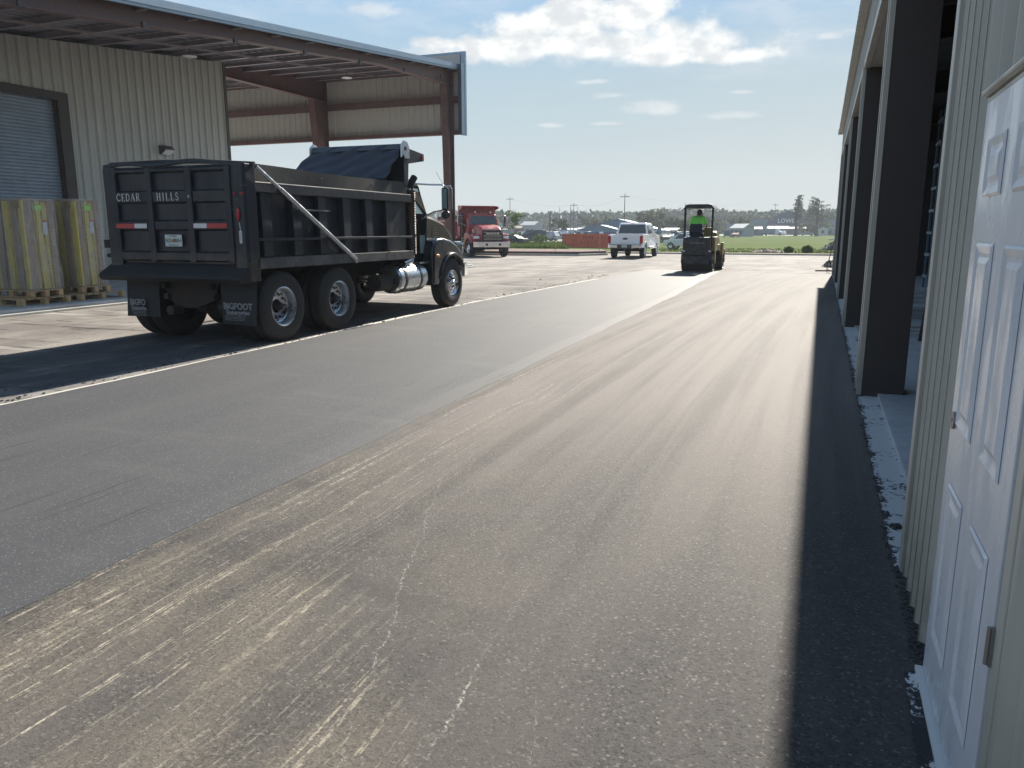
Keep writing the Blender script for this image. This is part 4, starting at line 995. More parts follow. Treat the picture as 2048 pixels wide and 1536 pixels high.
        for xe in (-.77, hw - .045):
            mb = MB(); mb.prism([(g1 - .25, 2.93), (g1 - .18, 2.99), (g1 - .12, 2.92), (g1 + .0, 2.93), (g1 + .02, 2.90), (g1 + .05, 2.95), (g1 + .05, 3.12), (g1 - .02, 3.22), (g1 - .14, 3.24), (g1 - .24, 3.16)], 'x', xe - .013, xe + .013); e_ = mb.make('housing_end', 'alu', t, bevel=.004)
            mb = MB(); mb.cyl((xe + .016, g1 - .1, 3.10), .035, .01, 'x', 12); mb.make('end_bearing', 'dark', e_)
        mb = MB(); mb.prism([(.70, 2.55), (.80, 2.55), (1.06, 2.86), (1.0, 2.92)], 'y', g1 - .40, g1 - .36); mb.make('tarp_strap', 'tarp', t)
        # tarp arm
        A, B, D = Vector((hw + .035, .78, 2.47)), Vector((hw + .035, 3.14, 1.14)), Vector((hw + .03, 1.28, 2.19))
        mb = MB(); mb.tube([B, D], .036, 12); arm = mb.make('tarp_arm', 'alu', t, smooth=50)
        mb = MB(); mb.tube([D - (B - D).normalized() * -.02, A], .026, 12); mb.make('arm_extension', 'alu', arm, smooth=50)
        mb = MB(); mb.cyl((hw + .03, 3.14, 1.14), .06, .05, 'x', 14); mb.make('arm_pivot', 'alu', arm)
        mb = MB(); mb.tube([(-hw + .05, .70, 2.56), (-.3, .66, 2.565), (.5, .67, 2.55), (hw + .03, .76, 2.50)], .03, 8); mb.make('tarp_bow', 'dark', arm, smooth=50)
        mb = MB(); mb.box(hw - .01, hw + .02, 1.75, 2.5, 1.90, 1.925); mb.make('grab_bar', 'alu', bed)
        # lamps, reflective tape, lettering, plate on the rear
        mb = MB(); mb.ball((hw - .12, g0 - .03, 1.83), .035, 12, 8, (1, .6, 2.6)); mb.make('tail_lamp', 'redlamp', t, smooth=60)
        mb = MB(); mb.ball((hw - .16, g0 - .02, 2.10), .024, 10, 8); mb.ball((hw - .04, g0 - .025, 2.10), .02, 10, 8, (1.8, 1, 1)); mb.make('marker_lamp', 'redlamp', t, smooth=60)
        mb = MB()
        for k in range(6): mb.cyl((hw - .10, g0 - .024, 1.46 + k * .026), .022, .02, 'y', 10)
        mb.make('reverse_lamp', 'lens', t, smooth=60)
        mb = MB(); mb.tube([(hw - .1, g0 - .022, 1.60), (hw - .115, g0 - .022, 1.72)], .006, 6); mb.make('lamp_wire', 'wh', t)
        yr = g0 - .015
        for (xa, xb, flip) in ((cols[1] - .02, cols[2] - .02, 0), (cols[5] - .0, cols[6] + .01, 1)):
            m_ = xa + (xb - xa) * (.62 if not flip else .40)
            MB().box(xa, m_, yr - .004, yr, 1.645, 1.71).make('reflective_tape', 'red_tape' if not flip else 'wh', gate)
            MB().box(m_, xb, yr - .004, yr, 1.645, 1.71).make('reflective_tape', 'wh' if not flip else 'red_tape', gate)
        serif('CEDAR', .105, 'wh', gate, ((cols[1] + cols[2]) / 2 - .01, yr - .002, 2.08), gap=.26)
        serif('HILLS', .105, 'wh', gate, ((cols[3] + cols[4]) / 2 - .0, yr - .002, 2.08), gap=.32)
        MB().box(.30, .317, yr - .003, yr, 2.06, 2.095).make('letter_scrap', 'wh', gate)
        MB().box(-.20, .11, g0 + .0, g0 + .012, 1.39, 1.555).make('license_plate', 'plate', gate, bevel=.004)
        pl = [o for o in kids(gate) if o.name.startswith('license')][0]
        text('FLORIDA', .033, 'ink', pl, (-.045, g0 - .002, 1.533), (PI / 2, 0, 0), 'plate_lettering', 1, 0, .001)
        text('N25 08EH', .078, 'ink', pl, (-.045, g0 - .002, 1.47), (PI / 2, 0, 0), 'plate_lettering', .85, .001, .001)
        MB().box(-.065, -.025, g0 - .003, g0 - .001, 1.45, 1.49).make('plate_emblem', 'orange_ink', pl)
        text('MYFLORIDA.COM', .022, 'ink', pl, (-.045, g0 - .002, 1.41), (PI / 2, 0, 0), 'plate_lettering', 1, 0, .001)
    else:
        mb = MB(); mb.box(-hw + .1, hw - .1, g1 - .2, g1 + .1, 3.0, 3.12); mb.make('tarp_housing', body, t, bevel=.02)
        for x in (-.5, .5):
            mb = MB(); mb.tube([(x, 6.0, 2.70), (x, 6.25, 2.70)], [.05, .06], 10); mb.make('air_horn', 'chrome', cab)
        mb = MB(); mb.ball((-.98, 6.75, 1.82), .09, 14, 10, (1, .4, 1)); mb.tube([(-.98, 6.75, 1.75), (-.9, 6.8, 1.45)], .01, 6); mb.make('hood_mirror', 'chrome', t, smooth=50)
    return t
M['housing'] = paint('housing_grey', (.07, .08, .095), .55, .1)
M['shield'] = paint('heat_shield', (.10, .075, .065), .4, .6, (.05, .03, .025), .6)
M['kerb_rail'] = paint('pale_rail', (.075, .07, .066), .7, 0, (.22, .21, .19), .8, .05, 3)  # paler than the bed colour, with lighter mottling
TRX = -8.53
dump_truck('black dump truck with white serif lettering on its tailgate and a silver tarp arm', (TRX, 8.0, 0), 0, 'black', 'green_gloss', 'black_gloss', True)

dump_truck('red dump truck with a chrome bumper parked behind the canopy column', (-23.9, 49.15, 0), rad(-136.5), 'red_truck', 'red_truck', 'red_truck', False)

def car(kind, name, label, cat, loc, rz, paintm='white_car', group=None, L=4.8, detail=False):
    t = thing(name, label, cat, loc, rz, group)
    h2 = L / 2
    if kind == 'sedan': body = [(-h2, .35), (h2, .32), (h2, .62), (h2 - .15, .74), (h2 - 1.2, .92), (h2 - 1.9, 1.36), (-h2 + 1.5, 1.40), (-h2 + .7, 1.0), (-h2 + .1, .95), (-h2, .8)]; gl = [(h2 - 1.42, .95), (h2 - 1.98, 1.31), (-h2 + 1.5, 1.34), (-h2 + .95, .99)]; w, r, zt = .88, .33, .93
    elif kind == 'suv': body = [(-h2, .42), (h2, .38), (h2, .82), (h2 - .12, .98), (h2 - 1.15, 1.10), (h2 - 1.75, 1.68), (h2 - 1.9, 1.74), (-h2 + .5, 1.76), (-h2 + .15, 1.2), (-h2, 1.0)]; gl = [(h2 - 1.3, 1.14), (h2 - 1.82, 1.64), (-h2 + .6, 1.67), (-h2 + .35, 1.18)]; w, r, zt = .94, .38, 1.12
    elif kind == 'van': body = [(-h2, .4), (h2, .38), (h2, .95), (h2 - .7, 1.2), (h2 - 1.2, 1.95), (h2 - 1.5, 2.05), (-h2 + .05, 2.08), (-h2, 1.9)]; gl = [(h2 - .85, 1.24), (h2 - 1.25, 1.85), (h2 - 2.0, 1.88), (h2 - 2.0, 1.24)]; w, r, zt = .98, .36, 1.2
    else: body = [(-h2, .55), (h2, .50), (h2, 1.0), (h2 - .12, 1.12), (h2 - 1.35, 1.20), (h2 - 1.95, 1.82), (-h2 + 2.0, 1.86), (-h2 + 1.72, 1.18), (-h2, 1.15)]; gl = [(h2 - 1.5, 1.22), (h2 - 2.02, 1.74), (-h2 + 2.05, 1.78), (-h2 + 1.85, 1.22)]; w, r, zt = .97, .40, 1.2
    wf = lambda y, z: w - max(0, z - zt) * .32 - (.06 if abs(y) > h2 - .1 else 0)
    b = MB().shell(body, wf).make('body', paintm, t, bevel=.04)
    for s in (-1, 1):
        mb = MB(); mb.add([(s * (wf(0, z) + .008), y, z) for y, z in gl], [(0, 1, 2, 3)]); mb.make('side_window', 'glass', b)
    a, c = gl[0], gl[1]
    nf = .02
    mb = MB(); mb.add([(-w + .12, a[0] + .13 + nf, a[1] + .0), (w - .12, a[0] + .13 + nf, a[1] + .0), (w - .26, c[0] + .07 + nf, c[1] + .02), (-w + .26, c[0] + .07 + nf, c[1] + .02)], [(0, 1, 2, 3)]); mb.make('windshield', 'glass', b)
    a, c = gl[3], gl[2]
    if kind != 'van':
        dyb = {'sedan': -.17, 'suv': -.16, 'pickup': -.10}[kind]
        mb = MB(); mb.add([(-w + .12, a[0] + dyb - .02, a[1] + .02), (w - .12, a[0] + dyb - .02, a[1] + .02), (w - .26, c[0] + dyb * .75 - .02, c[1] + .0), (-w + .26, c[0] + dyb * .75 - .02, c[1] + .0)], [(3, 2, 1, 0)]); mb.make('rear_window', 'glass', b)
    for s in (-1, 1):
        for y in (-h2 + .95, h2 - .9):
            mb = MB(); mb.lathe([(r * .62, .1 * s), (r - .03, .115 * s), (r, .07 * s), (r, -.09 * s), (r * .62, -.1 * s)], (0, 0, 0), 'x', 20); ty = mb.make('wheel', 'rubber', t, smooth=40); ty.location = (s * (w - .09), y, r)
            MB().lathe([(.001, .06 * s), (.1, .085 * s), (r * .62, .10 * s), (r * .62, -.05 * s), (.001, -.05 * s)], (0, 0, 0), 'x', 16).make('rim', 'alu', ty, smooth=40)
        MB().box(s * (w - .22), s * (w - .02), -h2 - .012, -h2 + .05, body[-1][1] - .22, body[-1][1] - .06).make('tail_light', 'redlamp', t)
        MB().box(s * (w - .32), s * (w - .08), h2 - .05, h2 + .012, body[2][1] - .16, body[2][1] - .03).make('headlight', 'lens', t)
    return t

def pickup():
    """white crew-cab pickup seen from behind"""
    t = thing('pickup_truck', 'white crew-cab pickup with its tailgate towards the roller and dump truck', 'pickup', (-10.52, 44.3, 0), rad(1.5), 'pickups')
    w = .99
    cabs = [(1.95, .62), (5.98, .56), (6.05, .98), (5.95, 1.20), (5.5, 1.30), (4.62, 1.36), (4.0, 1.96), (3.8, 2.03), (2.3, 2.05), (2.12, 1.98), (1.98, 1.40)]
    wf = lambda y, z: w - max(0, z - 1.35) * .28
    cab = MB().shell(cabs, wf).make('cab', 'white_car', t, bevel=.05)
    for s in (-1, 1):
        for (a, b) in (((2.30, 3.10)), ((3.22, 4.05))):
            top = 1.90; q = [(a, 1.42), (b + (.38 if b > 4 else 0), 1.42), (b - .05, top), (a + .03, top)]
            MB().add([(s * (wf(y, z) + .006), y, z) for y, z in q], [(0, 1, 2, 3)]).make('side_window', 'glass', cab)
        for y in (3.16, 2.16, 4.5): MB().box(s * (w - .0), s * (w + .004), y, y + .012, .70, 1.36).make('door_seam', 'dark', cab)
        for y in (2.35, 3.3): MB().box(s * w, s * (w + .03), y, y + .2, 1.22, 1.26).make('door_handle', 'trim', cab)
        mb = MB(); mb.bar((s * (w - .05), 4.22, 1.45), (s * (w + .28), 4.15, 1.52), .05, .05); mb.box(s * (w + .14), s * (w + .38), 4.10, 4.22, 1.38, 1.78); m_ = mb.make('mirror', 'trim', t, bevel=.02)
        MB().box(s * (w + .16), s * (w + .36), 4.092, 4.099, 1.41, 1.75).make('mirror_glass', 'glass_l', m_)
        mb = MB(); mb.box(s * (w - .02), s * (w + .10), 2.2, 4.6, .52, .56); mb.make('running_board', 'alu', t)
    # box sides with wheel arches
    for s in (-1, 1):
        ar = [(1.02 + math.cos(a) * .50, .43 + math.sin(a) * .52) for a in [PI - .35 - k / 10 * (PI - .7) for k in range(11)]]
        mb = MB(); mb.prism([(.02, .62), (.02, 1.32), (.10, 1.38), (1.97, 1.38), (1.97, .62)] + ar[::-1], 'x', s * (w - .10), s * (w + .015)); mb.make('box_side', 'white_car', t, bevel=.015)
        mb = MB(); mb.tube([(s * (w + .02), y, z) for y, z in ar], .03, 8); mb.make('arch_trim', 'white_car', t, smooth=50)
        mb = MB(); mb.box(s * (w - .15), s * (w + .022), -.015, .16, .86, 1.30); mb.make('tail_light', 'redlamp', t, bevel=.02)
        for y in (1.02, 4.98):
            wheel(t, s * (w - .14), y, .43, .28, s, 'chrome', False, .55)
    mb = MB(); mb.box(-w + .15, w - .15, .0, .06, .80, 1.36); mb.box(-w + .18, w - .18, -.012, .0, .86, 1.02); tg = mb.make('tailgate', 'white_car', t, bevel=.012)
    mb = MB(); mb.prism([(math.cos(2 * PI * k / 24) * .15, 1.13 + math.sin(2 * PI * k / 24) * .06) for k in range(24)], 'y', -.022, -.002); em = mb.make('oval_badge', 'navy', tg)
    text('Ford', .09, 'whd', em, (0, -.024, 1.13), (PI / 2, 0, 0), 'badge_lettering', 1.1)
    mb = MB(); mb.prism([(-w, -.02), (-w, -.14), (-w + .15, -.22), (w - .15, -.22), (w, -.14), (w, -.02)], 'z', .60, .78); bp = mb.make('rear_bumper', 'chrome', t, bevel=.02)
    mb = MB(); mb.box(-.42, .42, -.235, -.1, .58, .80); mb.make('bumper_centre', 'trim', bp)
    pl = MB().box(-.16, .16, -.243, -.236, .64, .78).make('license_plate', 'plate', bp); text('JXD R42', .07, 'ink', pl, (0, -.246, .71), (PI / 2, 0, 0), 'plate_lettering')
    mb = MB(); mb.box(-.05, .05, -.25, .1, .46, .56); mb.make('tow_hitch', 'trim', t)
    mb = MB(); mb.box(-w + .12, w - .12, .06, 1.95, .86, .90); mb.make('box_floor', 'trim', t)
    q = [(-.84, 1.99, 1.42), (.84, 1.99, 1.42), (.72, 2.10, 1.93), (-.72, 2.10, 1.93)]
    MB().add([(x, y - .02, z) for x, y, z in q], [(0, 1, 2, 3)]).make('rear_window', 'glass', cab)
    MB().box(-.13, .13, 2.10, 2.14, 1.975, 2.01).make('brake_light', 'redlamp', cab)
    MB().add([(-.82, 4.70, 1.40), (.82, 4.70, 1.40), (.72, 4.07, 1.96), (-.72, 4.07, 1.96)], [(0, 1, 2, 3)]).make('windshield', 'glass', cab)
    mb = MB(); mb.box(-w + .2, w - .2, .15, .15 + .05, .5, .56); mb.cyl((0, 1.02, .43), .06, 1.7, 'x', 10); mb.ball((0, 1.02, .43), .17, 10, 8); mb.box(-.5, -.42, .2, 5.8, .5, .62); mb.box(.42, .5, .2, 5.8, .5, .62); mb.make('chassis', 'dark', t)
    mb = MB(); mb.box(-w + .05, w - .05, 6.0, 6.12, .55, .75); mb.make('front_bumper', 'chrome', t)
pickup()
car('suv', 'suv', 'white sports utility car half hidden behind the roller, seen from its side', 'suv', AT(1380, 86), rad(78), 'white_car', None, 5.4)

# ------------------------------------------------------------------ roller and its driver
def roller():
    t = thing('road_roller', 'small tandem road roller with a black canopy and a driver on it', 'roller', (-4.52, 31.15, 0), rad(0), None)
    for y, nm in ((.42, 'drum'), (2.55, 'drum')):
        r = .40; xo = .12 if y > 1 else 0
        mb = MB(); mb.lathe([(.001, -.56), (.33, -.56), (.34, -.60), (r, -.60), (r, .60), (.34, .60), (.33, .56), (.001, .56)], (xo, y, r), 'x', 40); d = mb.make(nm, 'trim', t, smooth=40)
        mb = MB(); mb.box(xo - .66, xo - .61, y - .12, y + .12, .35, .85); mb.box(xo + .61, xo + .66, y - .12, y + .12, .35, .85); mb.cyl((xo, y, r), .1, 1.34, 'x', 12); mb.make('drum_yoke', 'yellow', t, bevel=.01)
        mb = MB(); mb.box(xo - .58, xo + .58, y - .47, y - .43, .33, .47); mb.make('scraper', 'dark', t)
    mb = MB(); mb.prism([(-.06, .62), (-.08, 1.20), (.02, 1.34), (1.0, 1.34), (1.0, .75), (.85, .84)], 'x', -.56, .52); hb = mb.make('rear_cover', 'black', t, bevel=.05)
    mb = MB(); mb.box(-.52, .48, -.09, -.03, .30, .62); mb.make('rear_guard', 'black', t, bevel=.02)
    text('CATERPILLAR', .085, 'whd', hb, (.0, -.076, 1.12), (PI / 2 - .03, 0, 0), 'cover_lettering', 1.05, .002, .004, 1.05)
    mb = MB(); mb.prism([(.3, .80), (.3, 1.05), (2.1, 1.05), (3.0, .98), (3.05, .80)], 'x', -.45, .60); mb.make('frame', 'yellow', t, bevel=.04)
    mb = MB(); mb.prism([(1.55, 1.05), (1.60, 1.52), (1.85, 1.58), (2.75, 1.30), (2.9, 1.05)], 'x', -.30, .52); mb.make('front_hood', 'yellow', t, bevel=.06)
    mb = MB(); mb.box(.53, .66, .15, 1.1, .80, 1.36); mb.make('side_box', 'yellow', t, bevel=.03)
    mb = MB(); mb.box(.66, .76, 1.9, 2.3, .62, 1.12); mb.make('water_tank', 'yellow', t, bevel=.02)
    mb = MB(); mb.box(-.55, .55, .35, 1.6, 1.34, 1.36); mb.make('deck', 'dark', t)
    # seat
    mb = MB(); mb.box(-.42, .12, .55, 1.0, 1.36, 1.52); st = mb.make('seat', 'cloth', t, bevel=.05)
    mb = MB(); mb.prism([(-.42, 1.50), (.12, 1.50), (.08, 1.86), (-.38, 1.86)], 'y', .46, .56); mb.make('seat_back', 'cloth', st, bevel=.04)
    mb = MB(); mb.lathe([(.15, -.012), (.165, 0), (.15, .012), (.14, 0)], (0, 0, 0), 'z', 24); sw = mb.make('steering_wheel', 'dark', t, smooth=60); sw.location = (.13, 1.32, 1.80); sw.rotation_euler = (.5, 0, 0)
    mb = MB(); mb.bar((.13, 1.62, 1.36), (.13, 1.33, 1.79), .06, .06); mb.box(.0, .30, 1.50, 1.66, 1.36, 1.72); mb.make('console', 'yellow', t, bevel=.02)
    for x in (-.56, .50):
        mb = MB(); mb.tube([(x, .30, .95), (x, .30, 2.38), (x, .38, 2.46)], .042, 10); mb.make('canopy_post', 'black', t, smooth=50)
    mb = MB(); mb.prism([(-.62, 2.42), (-.50, 2.585), (-.40, 2.61), (.36, 2.61), (.46, 2.585), (.60, 2.42), (.55, 2.42), (.45, 2.46), (-.48, 2.46), (-.57, 2.42)], 'y', .05, 1.55); mb.make('canopy', 'black', t, bevel=.02)
    mb = MB(); mb.tube([(-.575, .28, 2.40), (-.575, .28, 2.62)], .012, 6); mb.make('beacon_stem', 'dark', t)
    for x in (-.50, .50): MB().box(x - .05, x + .05, -.10, -.08, .78, .84).make('rear_reflector', 'lens', t)
    for x in (-.62,): MB().cyl((x + .01, .45, .4), .18, .02, 'x', 16).make('hub_plate', 'alu', t)
    return t
roller()

def skin_mesh(name, joints, bones, radii, mat, parent=None, sub=1):
    """one continuous limb surface grown round a joint skeleton"""
    names = list(joints); idx = {n: i for i, n in enumerate(names)}
    me = bpy.data.meshes.new(name); me.from_pydata([joints[n] for n in names], [(idx[a], idx[b]) for a, b in bones], [])
    o = bpy.data.objects.new(name, me); C.objects.link(o)
    sk = o.modifiers.new('skin', 'SKIN'); sk.use_smooth_shade = True
    lay = me.skin_vertices[0].data if me.skin_vertices else None
    if lay is None:
        bpy.context.view_layer.objects.active = o; lay = me.skin_vertices[0].data
    for n in names:
        r = radii[n]; lay[idx[n]].radius = r if hasattr(r, '__len__') else (r, r)
    lay[0].use_root = True
    ss = o.modifiers.new('sub', 'SUBSURF'); ss.levels = ss.render_levels = sub
    dg = bpy.context.evaluated_depsgraph_get(); ev = bpy.data.meshes.new_from_object(o.evaluated_get(dg))
    o.modifiers.clear(); o.data = ev; ev.materials.clear(); ev.materials.append(M[mat])
    for p in ev.polygons: p.use_smooth = True
    if parent: o.parent = parent
    return o
def person():
    """sits on the roller's seat, back to the camera, right arm forward on the wheel"""
    P = dict(pelvis=(0, .02, .12), waist=(.0, .0, .30), chest=(.03, .06, .50), neck=(.06, .11, .64), head=(.07, .15, .74), crown=(.08, .165, .83),
             shl=(-.19, .07, .56), ell=(-.26, .12, .31), wrl=(-.12, .34, .27), hal=(-.07, .41, .27),
             shr=(.24, .10, .56), elr=(.38, .24, .34), wrr=(.33, .46, .36), har=(.31, .53, .375),
             hipl=(-.10, .06, .10), knl=(-.17, .48, .13), anl=(-.16, .56, -.26), tol=(-.16, .72, -.30),
             hipr=(.10, .06, .10), knr=(.17, .48, .13), anr=(.18, .58, -.26), tor=(.18, .74, -.30))
    B = [('pelvis', 'waist'), ('waist', 'chest'), ('chest', 'neck'), ('neck', 'head'), ('head', 'crown'), ('chest', 'shl'), ('shl', 'ell'), ('ell', 'wrl'), ('wrl', 'hal'), ('chest', 'shr'), ('shr', 'elr'), ('elr', 'wrr'), ('wrr', 'har'),
         ('pelvis', 'hipl'), ('hipl', 'knl'), ('knl', 'anl'), ('anl', 'tol'), ('pelvis', 'hipr'), ('hipr', 'knr'), ('knr', 'anr'), ('anr', 'tor')]
    Rr = dict(pelvis=(.15, .12), waist=(.14, .11), chest=(.16, .12), neck=.055, head=(.085, .10), crown=(.06, .07), shl=.065, ell=.045, wrl=.03, hal=(.04, .018), shr=.065, elr=.045, wrr=.03, har=(.04, .018),
              hipl=.09, knl=.065, anl=.045, tol=.04, hipr=.09, knr=.065, anr=.045, tor=.04)
    for side, h, dirx in (('l', P['hal'], .6), ('r', P['har'], -.2)):
        for k, (off, ln) in enumerate(((-.028, .060), (-.010, .070), (.009, .066), (.027, .052))):
            a, b, c_ = f'f{side}{k}a', f'f{side}{k}b', f'f{side}{k}c'
            P[a] = (h[0] + off, h[1] + .025, h[2] + .004); P[b] = (h[0] + off * 1.1, h[1] + .025 + ln * .6, h[2] - .008); P[c_] = (h[0] + off * 1.1, h[1] + .02 + ln * .8, h[2] - .035)
            B += [('ha' + side, a), (a, b), (b, c_)]; Rr[a] = Rr[b] = .009; Rr[c_] = .007
        a, b = f't{side}a', f't{side}b'; q = 1 if side == 'l' else -1
        P[a] = (h[0] + .035 * q, h[1] - .01, h[2] - .01); P[b] = (h[0] + .045 * q, h[1] + .03, h[2] - .03); B += [('ha' + side, a), (a, b)]; Rr[a] = .011; Rr[b] = .009
    body = skin_mesh('person', P, B, Rr, 'skin')
    body.location = (-4.52 - .14, 31.15 + .60, 1.50)
    tag(body, 'person in a lime green work shirt driving the small road roller', 'person')
    def sub_(names): return {n: P[n] for n in names}, [b for b in B if b[0] in names and b[1] in names]
    nm = ['waist', 'pelvis', 'chest', 'neck', 'shl', 'ell', 'shr', 'elr']; nm = ['pelvis', 'waist', 'chest', 'neck', 'shl', 'ell', 'shr', 'elr']
    j, b = sub_(nm); rr = dict(pelvis=(.19, .16), waist=(.19, .155), chest=(.20, .16), neck=.10, shl=.10, ell=.072, shr=.10, elr=.072)
    skin_mesh('work_shirt', j, b, rr, 'hivis', body)
    nm = ['pelvis', 'hipl', 'knl', 'anl', 'hipr', 'knr', 'anr']; j, b = sub_(nm); skin_mesh('trousers', j, b, dict(pelvis=(.17, .14), hipl=.11, knl=.085, anl=.065, hipr=.11, knr=.085, anr=.065), 'cloth', body)
    for s_, a, c_ in (('l', 'anl', 'tol'), ('r', 'anr', 'tor')):
        A, D = Vector(P[a]), Vector(P[c_]); MB().tube([A + Vector((0, -.05, -.02)), A + Vector((0, .02, -.03)), D], [.05, .058, .045], 10).make('boot', 'dark', body, smooth=60)
    h = Vector(P['head']) + Vector((.003, .005, .04))
    MB().ball(h + Vector((0, -.012, .02)), .118, 20, 14, (.92, 1.0, 1.05)).make('hair', 'hair', body, smooth=60)
    MB().lathe([(.001, .0), (.018, .006), (.001, .03)], h + Vector((0, .112, -.02)), 'y', 8, closed=False).make('nose', 'skin', body, smooth=60)
    for s in (-1, 1):
        MB().ball(h + Vector((s * .035, .095, .015)), .012, 8, 6).make('eye', 'lens', body, smooth=60)
        MB().ball(h + Vector((s * .108, .0, -.02)), .028, 8, 6, (.4, .7, 1.1)).make('ear', 'skin', body, smooth=60)
    MB().box(h.x - .025, h.x + .025, h.y + .098, h.y + .108, h.z - .062, h.z - .052).make('mouth', 'redlamp', body)
    return body
person()

# ================================================================== PALLETS AND WRAPPED PACKS
def pallet(label, x0, x1, y0, y1, z, group='pallets under the wrapped packs', h=.14):
    """deck boards run along x; stringers along y"""
    t = thing('pallet', label, 'pallet', ((x0 + x1) / 2, (y0 + y1) / 2, z), 0, group)
    w, d = (x1 - x0) / 2, (y1 - y0) / 2
    n = 7
    for k in range(n):
        a = -d + k * (2 * d - .10) / (n - 1); MB().box(-w, w, a, a + .10, h - .02, h).make('deck_board', 'pine', t, bevel=.003)
    for k in range(3):
        a = -d + k * (2 * d - .10) / 2; MB().box(-w, w, a, a + .10, .0, .02).make('base_board', 'pine', t, bevel=.003)
    for a in (-d, -.05, d - .1):
        for b in (-w, -.07, w - .14): MB().box(b, b + .14, a, a + .10, .021, h - .021).make('block', 'pine', t, bevel=.004)
    return t
def pack(label, x0, x1, y0, y1, z, H, seed):
    r = random.Random(seed)
    t = thing('wrapped_pack', label, 'pack', ((x0 + x1) / 2, (y0 + y1) / 2, z), 0, 'shrink wrapped packs')
    w, d = (x1 - x0) / 2, (y1 - y0) / 2
    MB().box(-w + .02, w - .02, -d + .02, d - .02, 0, H - .02).make('olive_core', 'card_y', t, bevel=.01)
    for (u, v, mt) in ((-d, -d + .20, 'card_b'), (d - .13, d, 'card_b'), (-.05, .05, 'card_y')):       # corner boards seen on the +x side
        MB().box(w - .02, w + .012, u, v, 0.01, H - .015).make('corner_board', mt, t, bevel=.004)
    for k in range(5):
        u = -w + k * 2 * w / 4.4; MB().box(u, u + r.uniform(.10, .22), -d - .012, -d + .02, .01, H - r.uniform(.01, .03)).make('corner_board', 'card_b' if k % 2 else 'card_y', t, bevel=.004)
    for u in (.06, -.13): MB().bar((w + .016, d * u * 3 - .01, H - .02), (w + .016, d * u * 3 + .06, .03), .012, .004).make('strap', 'dark', t)
    MB().bar((-w * .1, -d - .016, H - .02), (-w * .25, -d - .016, .03), .014, .004).make('strap', 'dark', t)
    MB().box(-w - .01, w + .018, -d - .018, d + .01, H - .02, H + .03).make('top_cap', 'card_b', t, bevel=.015)
    MB().box(w + .019, w + .022, -d + .27, -d + .40, H - .20, H - .10).make('lime_label', 'lime', t)
    MB().box(w + .019, w + .022, d - .28, d - .18, H * .62, H * .78).make('paper_label', 'labelw', t)
    MB().box(w + .0225, w + .024, d - .28, d - .18, H * .76, H * .78).make('label_band', 'red_tape', t)
    MB().box(w - .22, w - .04, -d - .022, -d - .019, H - .16, H - .02).make('yellow_label', 'yellow', t)
    for k in range(5):
        z0 = H * (.2 + .17 * k) + r.uniform(-.05, .05); MB().bar((w + .03, -d + .1 + r.random() * .1, z0 + .02), (w + .03, d + .0, z0 - r.uniform(0, .04)), .004, .008).make('crease_glint', 'labelw', t)  # pale bars painted for the gleam along creases in the film
    n = 40
    mb = MB()
    def wrap(u, v):
        a = u * 4; k = int(min(a, 3.999)); f = a - k
        cs = [(-w, -d), (w, -d), (w, d), (-w, d), (-w, -d)]
        x = cs[k][0] + (cs[k + 1][0] - cs[k][0]) * f; y = cs[k][1] + (cs[k + 1][1] - cs[k][1]) * f
        o = .034 + .012 * math.sin(u * 50 + v * 4) * math.sin(v * 9 + seed) + r.uniform(-.004, .004) + (.03 * max(0, .12 - v) / .12 * math.sin(u * 31) if v < .12 else 0)
        return (x * (1 + o / w), y * (1 + o / d), -.03 + v * (H + .07))
    mb.grid(wrap, 64, 22); mb.make('plastic_wrap', 'film', t, smooth=60)
    return t
SZ = .121
pallet('lower pallet of the left stack, wide and weathered, on the slab edge', -16.0, -14.72, 10.66, 11.78, SZ)
pallet('upper pallet of the left stack, carrying the left wrapped pack', -16.0, -14.85, 10.98, 11.72, SZ + .143)
pack('tall shrink wrapped pack on two pallets, left of the pair by the shutter', -15.98, -14.95, 11.08, 11.76, SZ + .29, 1.80, 1)
pallet('lower pallet of the right stack, next to the dump truck tailgate', -16.1, -14.72, 12.02, 13.18, SZ)
pallet('upper pallet of the right stack, carrying the right wrapped pack', -16.0, -14.9, 12.22, 12.95, SZ + .143)
pack('tall shrink wrapped pack nearer the dump truck, on two pallets', -16.0, -15.0, 12.28, 12.92, SZ + .29, 1.83, 2)

